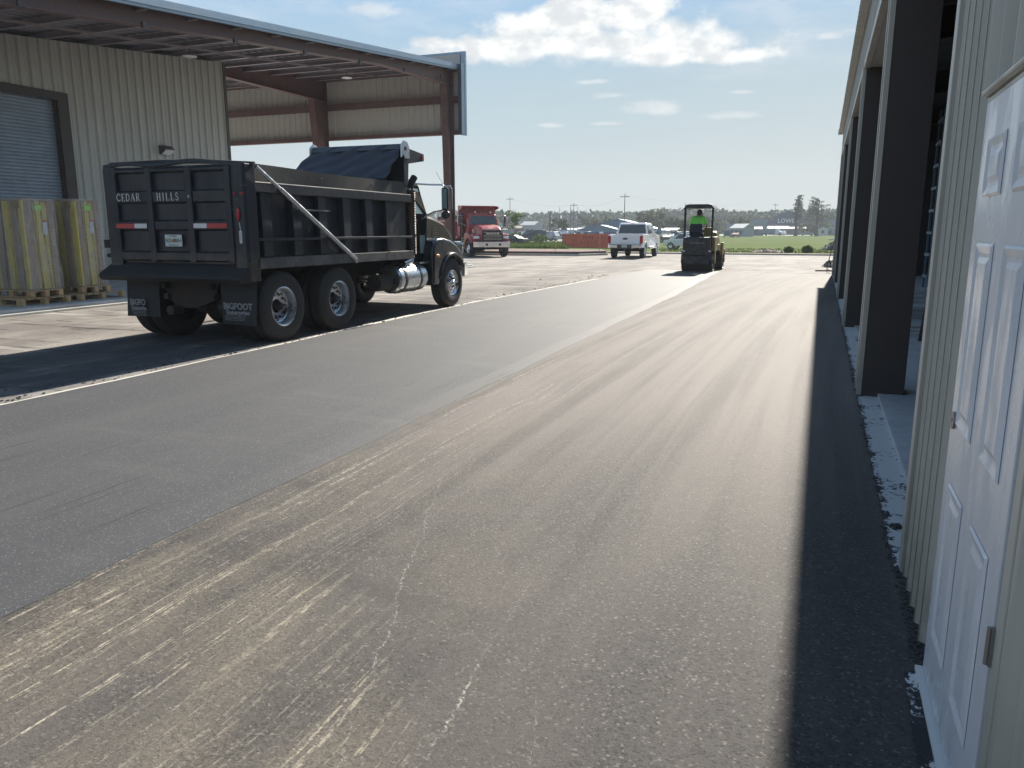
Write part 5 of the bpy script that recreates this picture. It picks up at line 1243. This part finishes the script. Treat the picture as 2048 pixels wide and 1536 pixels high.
# ================================================================== YARD BITS
def container():
    p0 = AT(1126, 92); p1 = AT(1232, 88); L = (p1 - p0).length; d = (p1 - p0).normalized()
    t = thing('roll_off_container', 'long orange ribbed container standing on the dirt verge', 'container', p0, math.atan2(d.y, d.x))
    H = 1.62
    MB().box(0, L, 0, .08, .12, H).make('side_panel', 'orange', t); MB().box(0, L, 2.2, 2.28, .12, H).make('side_panel', 'orange', t)
    MB().box(0, .08, .08, 2.2, .12, H).make('end_panel', 'orange', t); MB().box(L - .08, L, .08, 2.2, .12, H).make('end_panel', 'orange', t)
    MB().box(0, L, .0, 2.28, .05, .12).make('floor', 'orange_d', t)
    MB().box(-.04, L + .04, -.08, 0, H - .12, H + .02).make('top_rail', 'orange', t); MB().box(-.04, L + .04, -.09, 0, .02, .16).make('bottom_rail', 'orange', t)
    MB().box(-.06, .0, -.05, 2.3, .0, H).make('end_post', 'orange_d', t)
    n = int(L / .30)
    for k in range(n):
        x = .15 + k * (L - .3) / (n - 1); MB().box(x - .045, x + .045, -.07, 0, .16, H - .12).make('side_rib', 'orange', t)
    for k in range(7):
        if k == 4: continue
        x = L * .42 + k * .47; MB().lathe([(.001, -.075), (.10, -.075), (.10, -.03), (.001, -.03)], (x, 0, H - .42), 'y', 12).make('round_port', 'orange_d', t)
    for k in range(5):
        x = L * .36 + k * .6; MB().box(x, x + .07, -.074, -.069, .55, .75).make('slot', 'orange_d', t)
container()
def flag(x, Y, h, lab, z):
    p = AT(x, Y, z); t = thing('marker_stake', lab, 'stake', p, 0, 'survey stakes with pink tape')
    MB().box(-.02, .02, -.012, .012, 0, h).make('stake', 'pine', t)
    MB().grid(lambda u, v: (.02 + .05 * v * math.sin(u * 3), -.02 + .02 * math.sin(u * 8 + v * 3), h - .06 - u * .34), 8, 3).make('flag_tape', 'pink', t, solid=.01)
flag(1200, 50.5, 1.15, 'thin stake with a pink flag in front of the orange container', .20)
flag(1111, 49.6, .62, 'short thin stake in the mulch bed left of the orange container', .20)
def lute():
    b = G(1653, 543, .004)
    t = thing('asphalt_lute', 'long-handled steel lute leaning by the far end of the building', 'rake', b, 0)
    MB().tube([(0, 0, .03), (.06, .02, .5), (.20, .08, 1.22)], .017, 8).make('handle', 'trim', t, smooth=50)
    MB().box(-.02, .42, .05, .10, 1.22, 1.27).make('grip', 'alu', t)
    MB().bar((-.42, -.04, .03), (.30, .10, .03), .05, .035).make('head', 'dark', t)
    MB().tube([(0, 0, .1), (.18, -.25, .03)], .012, 6).make('brace', 'dark', t)
lute()
def clods(name, c, rx, ry, h, n, mat, label, cat, sz=(.02, .07), seed=1):
    r = random.Random(seed); mb = MB()
    for k in range(n):
        a = r.random() * 2 * PI; q = math.sqrt(r.random()); x = c[0] + rx * q * math.cos(a); y = c[1] + ry * q * math.sin(a)
        rad_ = r.uniform(*sz); z = c[2] + h * max(0, 1 - q * q) * r.random() * .9 + rad_ * .3
        vs = []; 
        for i in range(4):
            for j in range(6):
                p = PI * (i + .5) / 4; t_ = 2 * PI * j / 6; e = rad_ * r.uniform(.7, 1.2)
                vs.append((x + e * math.sin(p) * math.cos(t_), y + e * math.sin(p) * math.sin(t_), z + e * .8 * math.cos(p)))
        fs = [(i * 6 + j, (i + 1) * 6 + j, (i + 1) * 6 + (j + 1) % 6, i * 6 + (j + 1) % 6) for i in range(3) for j in range(6)] + [tuple(range(6)), tuple(range(18, 24))[::-1]]
        mb.add(vs, fs)
    if h > .05:
        mb.grid(lambda u, v: (c[0] + rx * 1.05 * u * math.cos(v * 2 * PI), c[1] + ry * 1.05 * u * math.sin(v * 2 * PI), c[2] - .01 + h * .8 * (1 - u * u) * (1 + .2 * math.sin(v * 19))), 6, 20)
    o = mb.make(name, mat); tag(o, label, cat, None, 'stuff'); return o
clods('spilled_asphalt', (.57, 3.45, .012), .10, .22, 0, 16, 'rock', 'black asphalt crumbs on the pale footing by the ribbed wall', 'rubble', (.008, .03), 4)
c_ = G(1786, 1055, .012); clods('spilled_asphalt', (c_.x, c_.y, .012), .035, .03, .0, 10, 'rock', 'lump of black asphalt on the pale footing between wall and pier', 'rubble', (.008, .02), 6)
# ragged fringe of hot mix against footing and wall
r_ = random.Random(5); mb = MB()
for k in range(1500):
    y = 1.6 + r_.random() ** 1.6 * 24; x = .45 + r_.gauss(0, .014) + (.0 if y > 4 else .02); e = r_.uniform(.002, .007)
    mb.box(x - e, x + e, y - e, y + e, .0, .006 + e * 1.3)
for k in range(260):
    y = 1.8 + r_.random() * 2.2; x = .455 + r_.gauss(0, .018) * (1 if y < 3 else .6); e = r_.uniform(.002, .007)
    mb.box(x - e, x + e, y - e, y + e, .0, .004 + e)
tag(mb.make('asphalt_fringe', 'rock'), 'ragged black crumbs of fresh asphalt along the footing and the wall base', 'rubble', None, 'stuff')
clods('asphalt_pile', G(1670, 534, .0), .55, .8, .35, 160, 'rock', 'small dark pile of loose asphalt at the last pier', 'pile', (.03, .08), 8)
clods('dirt_mound', G(1535, 505), 1.7, .8, .35, 200, 'dirt_pile', 'low brown mound of earth at the edge of the green field', 'mound', (.03, .1), 9)
clods('brush_pile', G(1668, 500), 1.3, 1.5, .95, 380, 'rock', 'grey heap of brush and earth beside the far end of the building', 'pile', (.03, .10), 10)
# crumbs along the edge of the new mat and on the old pavement
r_ = random.Random(11); mb = MB()
for k in range(700):
    y = 2 + r_.random() * 26; x = -7.12 - abs(r_.gauss(0, .5)) * (1 if r_.random() < .5 else .25); e = r_.uniform(.003, .011) * (1 + (r_.random() < .06))
    mb.box(x - e, x + e, y - e * 1.4, y + e, .0, e * 1.2)
tag(mb.make('loose_gravel', 'rock'), 'dark crumbs of asphalt scattered along the left edge of the new lane', 'gravel', None, 'stuff')

# ================================================================== FAR BACKGROUND
def leaves(mb, r, c, rx, ry, rz_, n, s, drop=0):
    """n leaf clumps through the volume of an ellipsoid"""
    for k in range(n):
        while True:
            p = Vector((r.uniform(-1, 1), r.uniform(-1, 1), r.uniform(-1, 1)))
            if .25 < p.length < 1: break
        q = Vector((c[0] + p.x * rx, c[1] + p.y * ry, c[2] + p.z * rz_))
        u = Vector((r.gauss(0, 1), r.gauss(0, 1), r.gauss(0, .6))).normalized(); w = u.cross(Vector((r.gauss(0, 1), r.gauss(0, 1), r.gauss(0, 1)))).normalized()
        e = s * r.uniform(.5, 1.2); f = e * (1 + drop)
        if drop: w = Vector((0, 0, -1)) if r.random() < .7 else w
        mb.add([q - u * e - w * f * .5, q + u * e * .7 - w * f * .8, q + u * e + w * f * .4, q - u * e * .3 + w * f], [(0, 1, 2, 3)])
# the wood: far-off mass
def wood(name, x0, x1, Y, hmin, hmax, n, mat, label, seed, s=.9, per=60):
    r = random.Random(seed); mb = MB(); 
    for k in range(n):
        px = x0 + (x1 - x0) * (k + r.random()) / n; p = AT(px, Y + r.uniform(-14, 14))
        wv = .5 + .5 * math.sin(px * .021 + seed) * math.sin(px * .0063 + seed * 2)
        H = hmin + (hmax - hmin) * (wv * .6 + r.random() * .4); cr = r.uniform(1.6, 3.2)
        leaves(mb, r, (p.x, p.y, p.z + H * .52), cr, cr, H * .50, per, s)
        leaves(mb, r, (p.x + r.uniform(-1, 1), p.y, p.z + H * .9), cr * .6, cr * .6, H * .13, per // 4, s * .8)
    tag(mb.make(name, mat), label, 'wood', None, 'stuff')
wood('distant_wood', 560, 1720, 470, 11, 15.5, 330, 'pine_leaf', 'dark line of distant pines along the whole horizon', 1)
wood('distant_wood', 900, 1010, 400, 9, 13, 26, 'oak_leaf', 'light green wood on the horizon right of the red truck', 2)
wood('distant_wood', 1255, 1720, 425, 8, 11.5, 100, 'bare_leaf', 'budding brownish wood on the horizon behind the pickup and the store', 3)
wood('distant_wood', 1190, 1300, 390, 6, 8.5, 22, 'oak_leaf', 'low light green wood above the blue metal roof', 4)
wood('distant_wood', 1290, 1440, 300, 4.5, 7, 30, 'bare_leaf', 'brown scrub thicket between the pickup and the roller', 5, .6, 70)
def tree(name, label, px, Y, H, cr, mat, seed, group=None, s=.3, n=900, trunk=.18, low=.35):
    r = random.Random(seed); p = AT(px, Y)
    t = thing(name, label, 'tree', p, 0, group)
    mb = MB(); mb.tube([(0, 0, -.1), (.05, 0, H * .3), (-.05, .05, H * .6), (0, 0, H * .9)], [trunk, trunk * .75, trunk * .5, trunk * .15], 8)
    for k in range(9):
        a = r.random() * 2 * PI; z = H * r.uniform(low, .8); L = cr * r.uniform(.6, 1)
        mb.tube([(0, 0, z), (math.cos(a) * L * .5, math.sin(a) * L * .5, z + L * .35), (math.cos(a) * L, math.sin(a) * L, z + L * .5)], [trunk * .35, trunk * .2, trunk * .06], 6)
    mb.make('trunk', 'bark', t, smooth=50)
    mb = MB()
    for k in range(14):
        a = r.random() * 2 * PI; q = r.random() ** .6 * cr * .8; z = H * (low + (1 - low) * r.random() * .9); k2 = cr * r.uniform(.25, .5)
        leaves(mb, r, (math.cos(a) * q, math.sin(a) * q, z), k2, k2, k2 * .7, n // 14, s)
    mb.make('crown', mat, t); return t
tree('young_tree', 'slender yellow-green tree beside the red truck hood', 1031, 118, 5.2, 1.6, 'bright_leaf', 21, 'trees', .14, 700, .06, .15)
tree('round_tree', 'round olive tree behind the parked cars, near the utility poles', 1117, 200, 5.2, 2.6, 'oak_leaf', 22, 'trees', .3, 700, .15, .2)
tree('bare_tree', 'grey half-bare tree behind the red truck', 1012, 210, 7.5, 4.0, 'bare_leaf', 23, 'trees', .25, 420, .22, .45)
tree('small_tree', 'small budding tree behind the white sports utility car', 1367, 190, 4.6, 2.1, 'bare_leaf', 24, 'trees', .25, 500, .12, .35)
for (px, Y, H, cr, lab, sd) in ((1300, 255, 8, 4.5, 'broad budding tree behind the pickup roof', 31), (1335, 262, 7.4, 4.5, 'broad budding tree right of the pickup roof', 32), (1395, 250, 7, 4, 'broad budding tree behind the roller driver', 33), (1478, 300, 6, 5, 'low wide tree left of the store', 34), (1180, 285, 7, 4.5, 'broad green tree left of the blue metal roof', 35), (1216, 290, 6.6, 4, 'broad green tree above the blue metal roof', 36), (1625, 330, 4.6, 6, 'low brown tree in front of the store, below its sign', 37), (1655, 330, 4.2, 5, 'low brown tree in front of the store at its right end', 38)):
    tree('broad_tree', lab, px, Y, H, cr, 'bare_leaf' if sd % 2 else 'oak_leaf', sd, 'trees', .5, 620, .25, .25)
# two moss-hung cypresses
def cypress(label, px, Y, H, sp, seed, lean=0):
    r = random.Random(seed); p = AT(px, Y); t = thing('cypress', label, 'tree', p, 0, 'moss hung cypresses')
    mb = MB(); mb.tube([(0, 0, -.1), (0, 0, H * .3), (lean * .5, 0, H * .65), (lean, 0, H * .97)], [.75, .42, .3, .08], 10)
    lf = MB(); ms = MB()
    for k in range(30):
        z = H * (.42 + .56 * (k / 30)); a = r.random() * 2 * PI; L = sp * r.uniform(.3, 1) * (1.15 - .6 * k / 30)
        tip = Vector((math.cos(a) * L + lean * .7, math.sin(a) * L * .8, z + L * r.uniform(-.05, .35)))
        mb.tube([(lean * z / H * .8, 0, z - .2), (tip.x * .5 + lean * .3, tip.y * .5, z + L * .18), tip], [.13, .08, .03], 6)
        for q in (.55, .8, 1.0):
            c = Vector((tip.x * q, tip.y * q, z + (tip.z - z) * q))
            leaves(lf, r, c + Vector((0, 0, .2)), .8, .8, .28, 13, .17)
            leaves(ms, r, c - Vector((0, 0, 1.0)), .3, .3, 1.1 * (1.3 - k / 30), 9, .10, 3.5)
    mb.make('trunk', 'bark', t, smooth=50); lf.make('crown', 'oak_leaf', t); ms.make('hanging_moss', 'moss', t)
cypress('tall moss hung cypress with the slim crown, just right of the store gable', 1592, 300, 14.4, 2.6, 41, .4)
cypress('wider moss hung cypress with the drooping crown, nearer the dark piers', 1633, 290, 12.6, 5.8, 42, .3)

# buildings
def house(name, label, px, Y, L, D, H, roofm, wallm, rz=0, pitch_=.35, group='far buildings', cat='building', wins=3, ridge='x'):
    if name != 'metal_shed': L, D, H = L * .62, D * .62, H * .8
    t = thing(name, label, cat, AT(px, Y), rz, group)
    w = MB().box(-L / 2, L / 2, -D / 2, D / 2, 0, H).make('wall', wallm, t)
    mb = MB(); o = .25
    if ridge == 'x':
        rh = D / 2 * pitch_
        mb.prism([(-D / 2 - o, H + .002), (0, H + rh), (D / 2 + o, H + .002), (D / 2 + o, H + .12), (0, H + rh + .14), (-D / 2 - o, H + .12)], 'x', -L / 2 - o, L / 2 + o)
        gb = MB(); gb.prism([(-D / 2, H), (0, H + rh - .05), (D / 2, H)], 'x', -L / 2, L / 2); gb.make('gable', wallm, t)
    else:
        rh = L / 2 * pitch_
        mb.prism([(-L / 2 - o, H + .002), (0, H + rh), (L / 2 + o, H + .002), (L / 2 + o, H + .12), (0, H + rh + .14), (-L / 2 - o, H + .12)], 'y', -D / 2 - o, D / 2 + o)
        gb = MB(); gb.prism([(-L / 2, H), (0, H + rh - .05), (L / 2, H)], 'y', -D / 2, D / 2); gb.make('gable', wallm, t)
    mb.make('roof', roofm, t)
    for k in range(wins):
        x = -L / 2 + (k + .5) * L / wins; MB().box(x - .5, x + .5, -D / 2 - .05, -D / 2 + .02, H * .35, H * .35 + 1.1).make('window', 'glass', w)
    return t
house('metal_shed', 'large blue-roofed metal building behind the orange container and pickup', 1248, 205, 21, 30, 1.9, 'blue_roof', 'blue_roof', rad(8), .26, wins=0, ridge='y')
house('metal_shed', 'lower blue metal building joined to the front of the large one', 1207, 182, 16, 12, 1.0, 'blue_roof', 'blue_roof', rad(8), .26, wins=0, ridge='y')
house('house', 'grey two-storey house with a pale roof behind the parked cars', 1063, 260, 9, 8, 4.6, 'pale_roof', 'grey_wall', rad(-14), .5)
house('house', 'long grey-roofed house behind the pale yellow roof', 1041, 300, 17, 9, 4.2, 'brown_roof', 'grey_wall', rad(6), .6)
house('shed', 'low shed with a pale yellow roof above the slender tree', 1032, 215, 6.2, 4, 3.1, 'cream_wall', 'brown_roof', 0, .5, wins=0)
house('shed', 'grey box trailer between the parked cars and the orange container', 1111, 200, 3.6, 2.4, 2.4, 'white_wall', 'grey_wall', 0, .1, wins=0)
house('shed', 'grey square hut behind the red truck hood', 1017, 150, 2.6, 3, 2.6, 'grey_wall', 'grey_wall', 0, .1, wins=0)
house('shed', 'small grey hut with a white roof left of the blue metal roof', 1127, 200, 4.4, 4, 1.9, 'white_wall', 'grey_wall', rad(10), .25, wins=1)
house('house', 'low white-roofed house beyond the huts', 1142, 262, 12, 7, 2.6, 'white_wall', 'cream_wall', rad(8), .22)
house('house', 'low long building with a bright white roof left of the blue roof', 1178, 270, 14, 8, 2.6, 'white_wall', 'cream_wall', rad(-6), .28)
house('house', 'small white house behind the row of cars by the roller', 1345, 230, 7, 6, 2.4, 'white_wall', 'white_wall', rad(-12), .35)
house('house', 'grey house with one bright roof slope between roller and store', 1484, 262, 9, 8, 3.2, 'pale_roof', 'grey_wall', rad(-38), .55)
house('house', 'tan hut with a dark roof left of the far dump truck', 1498, 300, 5, 5, 2.6, 'brown_roof', 'cream_wall', rad(10), .4, wins=1)
house('house', 'low grey-blue hut just left of the far dump truck', 1513, 310, 6, 5, 3.0, 'pale_roof', 'store_grey', rad(5), .4, wins=1)
house('house', 'small white hut with a dark window right of the cypresses', 1646, 316, 5.4, 5, 2.9, 'white_wall', 'white_wall', rad(0), .5, wins=1, ridge='y')
house('house', 'small blue-grey hut next to the white hut near the dark piers', 1661, 322, 5.4, 5, 3.0, 'pale_roof', 'store_grey', rad(0), .5, wins=1, ridge='y')
house('shed', 'long red-brown row of sheds with a white roof under the store sign', 1578, 345, 26, 7, 3.2, 'white_wall', 'brown_roof', rad(2), .3, wins=5)
house('shed', 'cream low building with a peach roof left of the row of sheds', 1556, 350, 13, 8, 3.4, 'cream_wall', 'cream_wall', rad(-6), .35, wins=2)
house('shed', 'white-roofed row of sheds right of the cypress trunk', 1625, 347, 16, 7, 2.9, 'white_wall', 'cream_wall', rad(2), .3, wins=4)
def store():
    t = thing('store', 'wide blue-grey store with a dark navy gable carrying white sign letters', 'store', AT(1596, 405), rad(-3))
    w = MB().box(-34, 62, 0, 40, 0, 6.6).make('wall', 'store_grey', t)
    MB().box(-34.3, 62.3, -.4, .0, 6.2, 7.0).make('parapet', 'blue_roof', t)
    MB().box(-14, 12, -3, -.4, 0, 7.2).make('entrance_block', 'navy', t)
    g = MB().prism([(-6.4, 0), (6.4, 0), (6.4, 8.2), (7.2, 8.2), (0, 11.2), (-7.2, 8.2), (-6.4, 8.2)], 'y', -4.6, -3.0).make('gable_front', 'navy', t); g.location = (-4.2, 0, 0)
    MB().prism([(-7.6, 8.1), (0, 11.3), (7.6, 8.1), (7.6, 8.5), (0, 11.7), (-7.6, 8.5)], 'y', -5.2, -3.0).make('gable_roof', 'blue_roof', t).location = (-4.2, 0, 0)
    for k in range(3): MB().box(-11 + k * 5, -8.4 + k * 5, -4.68, -4.6, 0, 2.6).make('doorway', 'glass', g).location = (0, 0, 0)
    text("LOWE'S", 2.75, 'wh', g, (-.2, -4.75, 6.3), (PI / 2, 0, 0), 'sign_lettering', 1.0, .08, .1, 1.0)
    MB().box(44, 52, -1.2, -.4, 0, 7.6).make('side_entrance', 'navy', t)
store()

# utility poles with wires
def pole(px, Y, H, label, arm=True, th=.095):
    t = thing('utility_pole', label, 'pole', AT(px, Y), 0, 'utility poles'); 
    MB().tube([(0, 0, 0), (0, 0, H)], [th * 1.2, th * .8], 8).make('shaft', 'pole', t, smooth=50)
    if arm:
        MB().box(-1.1, 1.1, -.06, .06, H - .75, H - .62).make('crossarm', 'pole', t)
        for x in (-1, -.5, .5, 1): MB().cyl((x, 0, H - .55), .05, .14, 'z', 6).make('insulator', 'grey_wall', t)
    return Vector((*AT(px, Y).xy, H - .5 + GZ))
tops = [pole(1020, 215, 11.6, 'utility pole right of the red truck, with a crossarm'), pole(1100, 190, 6.6, 'short thick utility pole right of the parked cars', False, .22), pole(1119, 205, 8.2, 'thin utility pole with a lamp behind the round olive tree', False, .08),
        pole(1141, 210, 8.6, 'leftmost of three thin poles left of the blue roof', False, .1), pole(1147, 214, 9.6, 'middle of three thin poles left of the blue roof', True, .1), pole(1155, 220, 8.6, 'rightmost of three thin poles left of the blue roof', False, .08),
        pole(1248, 180, 10.3, 'tall utility pole with a crossarm rising behind the white pickup'), pole(1548, 330, 12.5, 'tall utility pole between the far dump truck and the store'), pole(1600, 333, 12, 'pale light pole in front of the store', False, .12)]
for k, (a, b) in enumerate(((0, 4), (4, 6), (6, 7))):
    A, B = tops[a], tops[b]; mb = MB()
    pts = [A.lerp(B, i / 10) - Vector((0, 0, 1.2 * math.sin(PI * i / 10))) for i in range(11)]
    mb.tube(pts, .011, 5); tag(mb.make('power_line', 'wire'), ['thin power line from the pole by the red truck to the middle thin pole', 'thin power line between the thin poles and the tall pole behind the pickup', 'thin power line from the tall pole behind the pickup to the store'][k], 'wire', 'power lines')

# parked and passing cars
CP = dict(w='white_car', g=paint('grey_car', (.2, .21, .23), .3, .3), k=paint('dark_car', (.03, .035, .045), .3), b=paint('blue_car', (.05, .09, .17), .3), r=paint('maroon_car', (.15, .03, .035), .3), s=paint('silver_car', (.42, .44, .46), .28, .4), gr=paint('sage_car', (.20, .30, .24), .35))
for k in list(CP):
    if k != 'w': M['cp_' + k] = CP[k]; CP[k] = 'cp_' + k
protos = {}
def park(kind, colk, px, Y, rz, label, group='cars parked beyond the field'):
    key = (kind, colk)
    nm = {'sedan': 'parked_car', 'suv': 'parked_suv', 'van': 'parked_van', 'pickup': 'parked_pickup'}[kind]
    if key not in protos: protos[key] = car(kind, nm, label, kind, AT(px, Y), rad(rz), CP[colk], group); return protos[key]
    o = copy_tree(protos[key], AT(px, Y), rad(rz), label); return o
cn = dict(w='white', g='grey', k='black', b='dark blue', r='maroon', s='silver', gr='sage green')
r_ = random.Random(17)
lot = []
kinds = ['sedan', 'suv', 'pickup', 'sedan', 'van', 'suv']; colsq = 'w s k w s w g w b w g s'.split()  # mostly white paint, standing in for sun glints on the parked cars
n = 0
for row, (Y, xa, xb, cnt) in enumerate(((142, 1044, 1098, 6), (156, 1040, 1096, 8), (172, 1044, 1180, 13), (190, 1046, 1190, 13))):
    for k in range(cnt):
        px = xa + (xb - xa) * (k + .5) / cnt + r_.uniform(-1, 1)
        kd = kinds[(n * 5 + row) % 6]; ck = colsq[(n * 7 + row * 3) % 12]
        ordn = ['nearest', 'second', 'third', 'farthest'][row]; pos = ['first', 'second', 'third', 'fourth', 'fifth', 'sixth', 'seventh', 'eighth', 'ninth', 'tenth', 'eleventh', 'twelfth', 'thirteenth'][k]
        park(kd, ck, px, Y + r_.uniform(-1, 1), 90 + r_.uniform(-25, 10) if kd != 'van' else 80, f'{cn[ck]} parked {kd}, {pos} from the left in the {ordn} row beyond the orange container')
        n += 1
for (kd, ck, px, Y, rz, lab) in (('suv', 'w', 1326, 150, 20, 'white suv parked just right of the pickup mirror'), ('sedan', 'k', 1330, 132, 25, 'dark sedan parked below the white suv right of the pickup mirror'), ('suv', 's', 1342, 165, 10, 'silver suv between the pickup and the roller'), ('sedan', 'w', 1341, 145, 0, 'white sedan seen from behind between pickup and roller'),
    ('suv', 'k', 1361, 150, -30, 'black suv parked left of the roller post'), ('pickup', 'w', 1372, 128, 75, 'white pickup parked right behind the roller post'), ('van', 's', 1316, 142, 60, 'silver van parked behind the pickup mirror'), ('sedan', 'b', 1352, 185, 80, 'dark blue sedan in the far row between pickup and roller'),
    ('van', 'b', 1455, 232, 5, 'blue-grey van driving on the road, left of the maroon car'), ('sedan', 'r', 1472, 230, 0, 'maroon sedan driving on the road, right of the blue-grey van'), ('sedan', 'gr', 1614, 322, 82, 'sage green sedan on the road below the cypresses'), ('pickup', 'w', 1686, 318, 85, 'white pickup on the road next to the dark piers'),
    ('suv', 'w', 1560, 338, 80, 'white suv on the far road behind the dark dump truck'), ('sedan', 's', 1505, 338, 85, 'silver sedan parked left of the far dump truck')):
    park(kd, ck, px, Y, rz, lab)
park('sedan', 'k', 1020, 100, 85, 'low dark sedan half hidden behind the bumper of the red truck')
park('suv', 'b', 1180, 118, 80, 'dark blue suv whose roof shows above the orange container, left one')
park('suv', 'b', 1214, 120, 80, 'dark blue suv whose roof shows above the orange container, right one')
# dump truck far out on the road
t = thing('dump_truck', 'dark dump truck with a white cab driving on the far road', 'dump truck', AT(1541, 325), rad(-94), 'dump trucks')
MB().prism([(-3.9, .95), (1.6, .95), (1.8, 2.55), (-4.1, 2.55)], 'x', -1.2, 1.2).make('dump_bed', 'store_grey', t, bevel=.04)
MB().shell([(1.9, .7), (4.6, .6), (4.65, 1.3), (3.5, 1.6), (3.2, 2.5), (2.1, 2.55)], lambda y, z: 1.1).make('cab', 'white_car', t, bevel=.06)
MB().box(-.5, .5, -4, 4.2, .6, .9).make('chassis', 'dark', t)
for y in (-2.9, -1.6, 3.6):
    for s in (-1, 1): MB().lathe([(.001, -.15), (.45, -.16), (.5, -.1), (.5, .1), (.45, .16), (.001, .15)], (s * 1.05, y, .5), 'x', 20).make('wheel', 'rubber', t, smooth=40)
# grass and weeds at the field's edge
def tufts(name, n, xr, yr, h, mat, label, seed, cat='grass'):
    r = random.Random(seed); mb = MB()
    for k in range(n):
        px = r.uniform(*xr); Y = yr[0] + (yr[1] - yr[0]) * r.random() ** 1.5; c = AT(px, Y); hh = h * r.uniform(.4, 1.3)
        for q in range(5):
            a = r.random() * PI; w = hh * .22; dx, dy = math.cos(a) * w, math.sin(a) * w; ox, oy = r.uniform(-hh, hh) * .6, r.uniform(-hh, hh) * .6
            mb.add([(c.x + ox - dx, c.y + oy - dy, c.z), (c.x + ox + dx, c.y + oy + dy, c.z), (c.x + ox + dx * .3 + r.uniform(-.3, .3) * hh, c.y + oy, c.z + hh * r.uniform(.6, 1))], [(0, 1, 2)])
    tag(mb.make(name, mat), label, cat, None, 'stuff')
M['grass_b'] = leafmat('grass_blades', ((.05, .085, .014), (.075, .10, .024), (.038, .065, .013)), .3)
tufts('field_grass', 2600, (1320, 1720), (66, 92), .13, 'grass_b', 'tufts of field grass right of the roller', 1)
tufts('field_grass', 1300, (1010, 1135), (84, 118), .45, 'bright_leaf', 'tall weeds left of the orange container', 2)
for (px, Y, H, lab) in ((1080, 100, 1.5, 'bright green shrub in the weeds left of the orange container'), (1052, 104, .8, 'low green shrub left of the brighter one by the parked cars'), (1618, 74, .7, 'low dark green weed clump in the field below the cypresses'), (1580, 74, .6, 'low dark green weed clump above the earth mound')):
    r = random.Random(int(px)); t = thing('shrub', lab, 'shrub', AT(px, Y), 0, 'shrubs in the field')
    mb = MB()
    for k in range(9): a = r.random() * 6.28; mb.tube([(0, 0, 0), (math.cos(a) * H * .3, math.sin(a) * H * .3, H * r.uniform(.6, .95))], [.03, .008], 5)
    mb.make('stem', 'bark', t); mb = MB(); leaves(mb, r, (0, 0, H * .55), H * .7, H * .7, H * .5, 420, .09); mb.make('foliage', 'bright_leaf' if H > 1 else 'grass_b', t)
# ================================================================== HAZE
mb = MB(); mb.box(-690, 690, -119, 640, -1.6, 40)
hz_o = mb.make('haze', M['glass'])
hm = bpy.data.materials.new('haze'); hm.use_nodes = True; q = NT(hm.node_tree); q.n.remove(q.n['Principled BSDF'])
vol = q.new('ShaderNodeVolumePrincipled'); vol.inputs['Color'].default_value = (.82, .90, 1, 1); vol.inputs['Density'].default_value = .0005; vol.inputs['Anisotropy'].default_value = 0
q.l.new(vol.outputs[0], q.n['Material Output'].inputs['Volume']); hz_o.data.materials.clear(); hz_o.data.materials.append(hm)
tag(hz_o, 'pale morning haze lying over the yard and the field', 'haze', None, 'stuff')
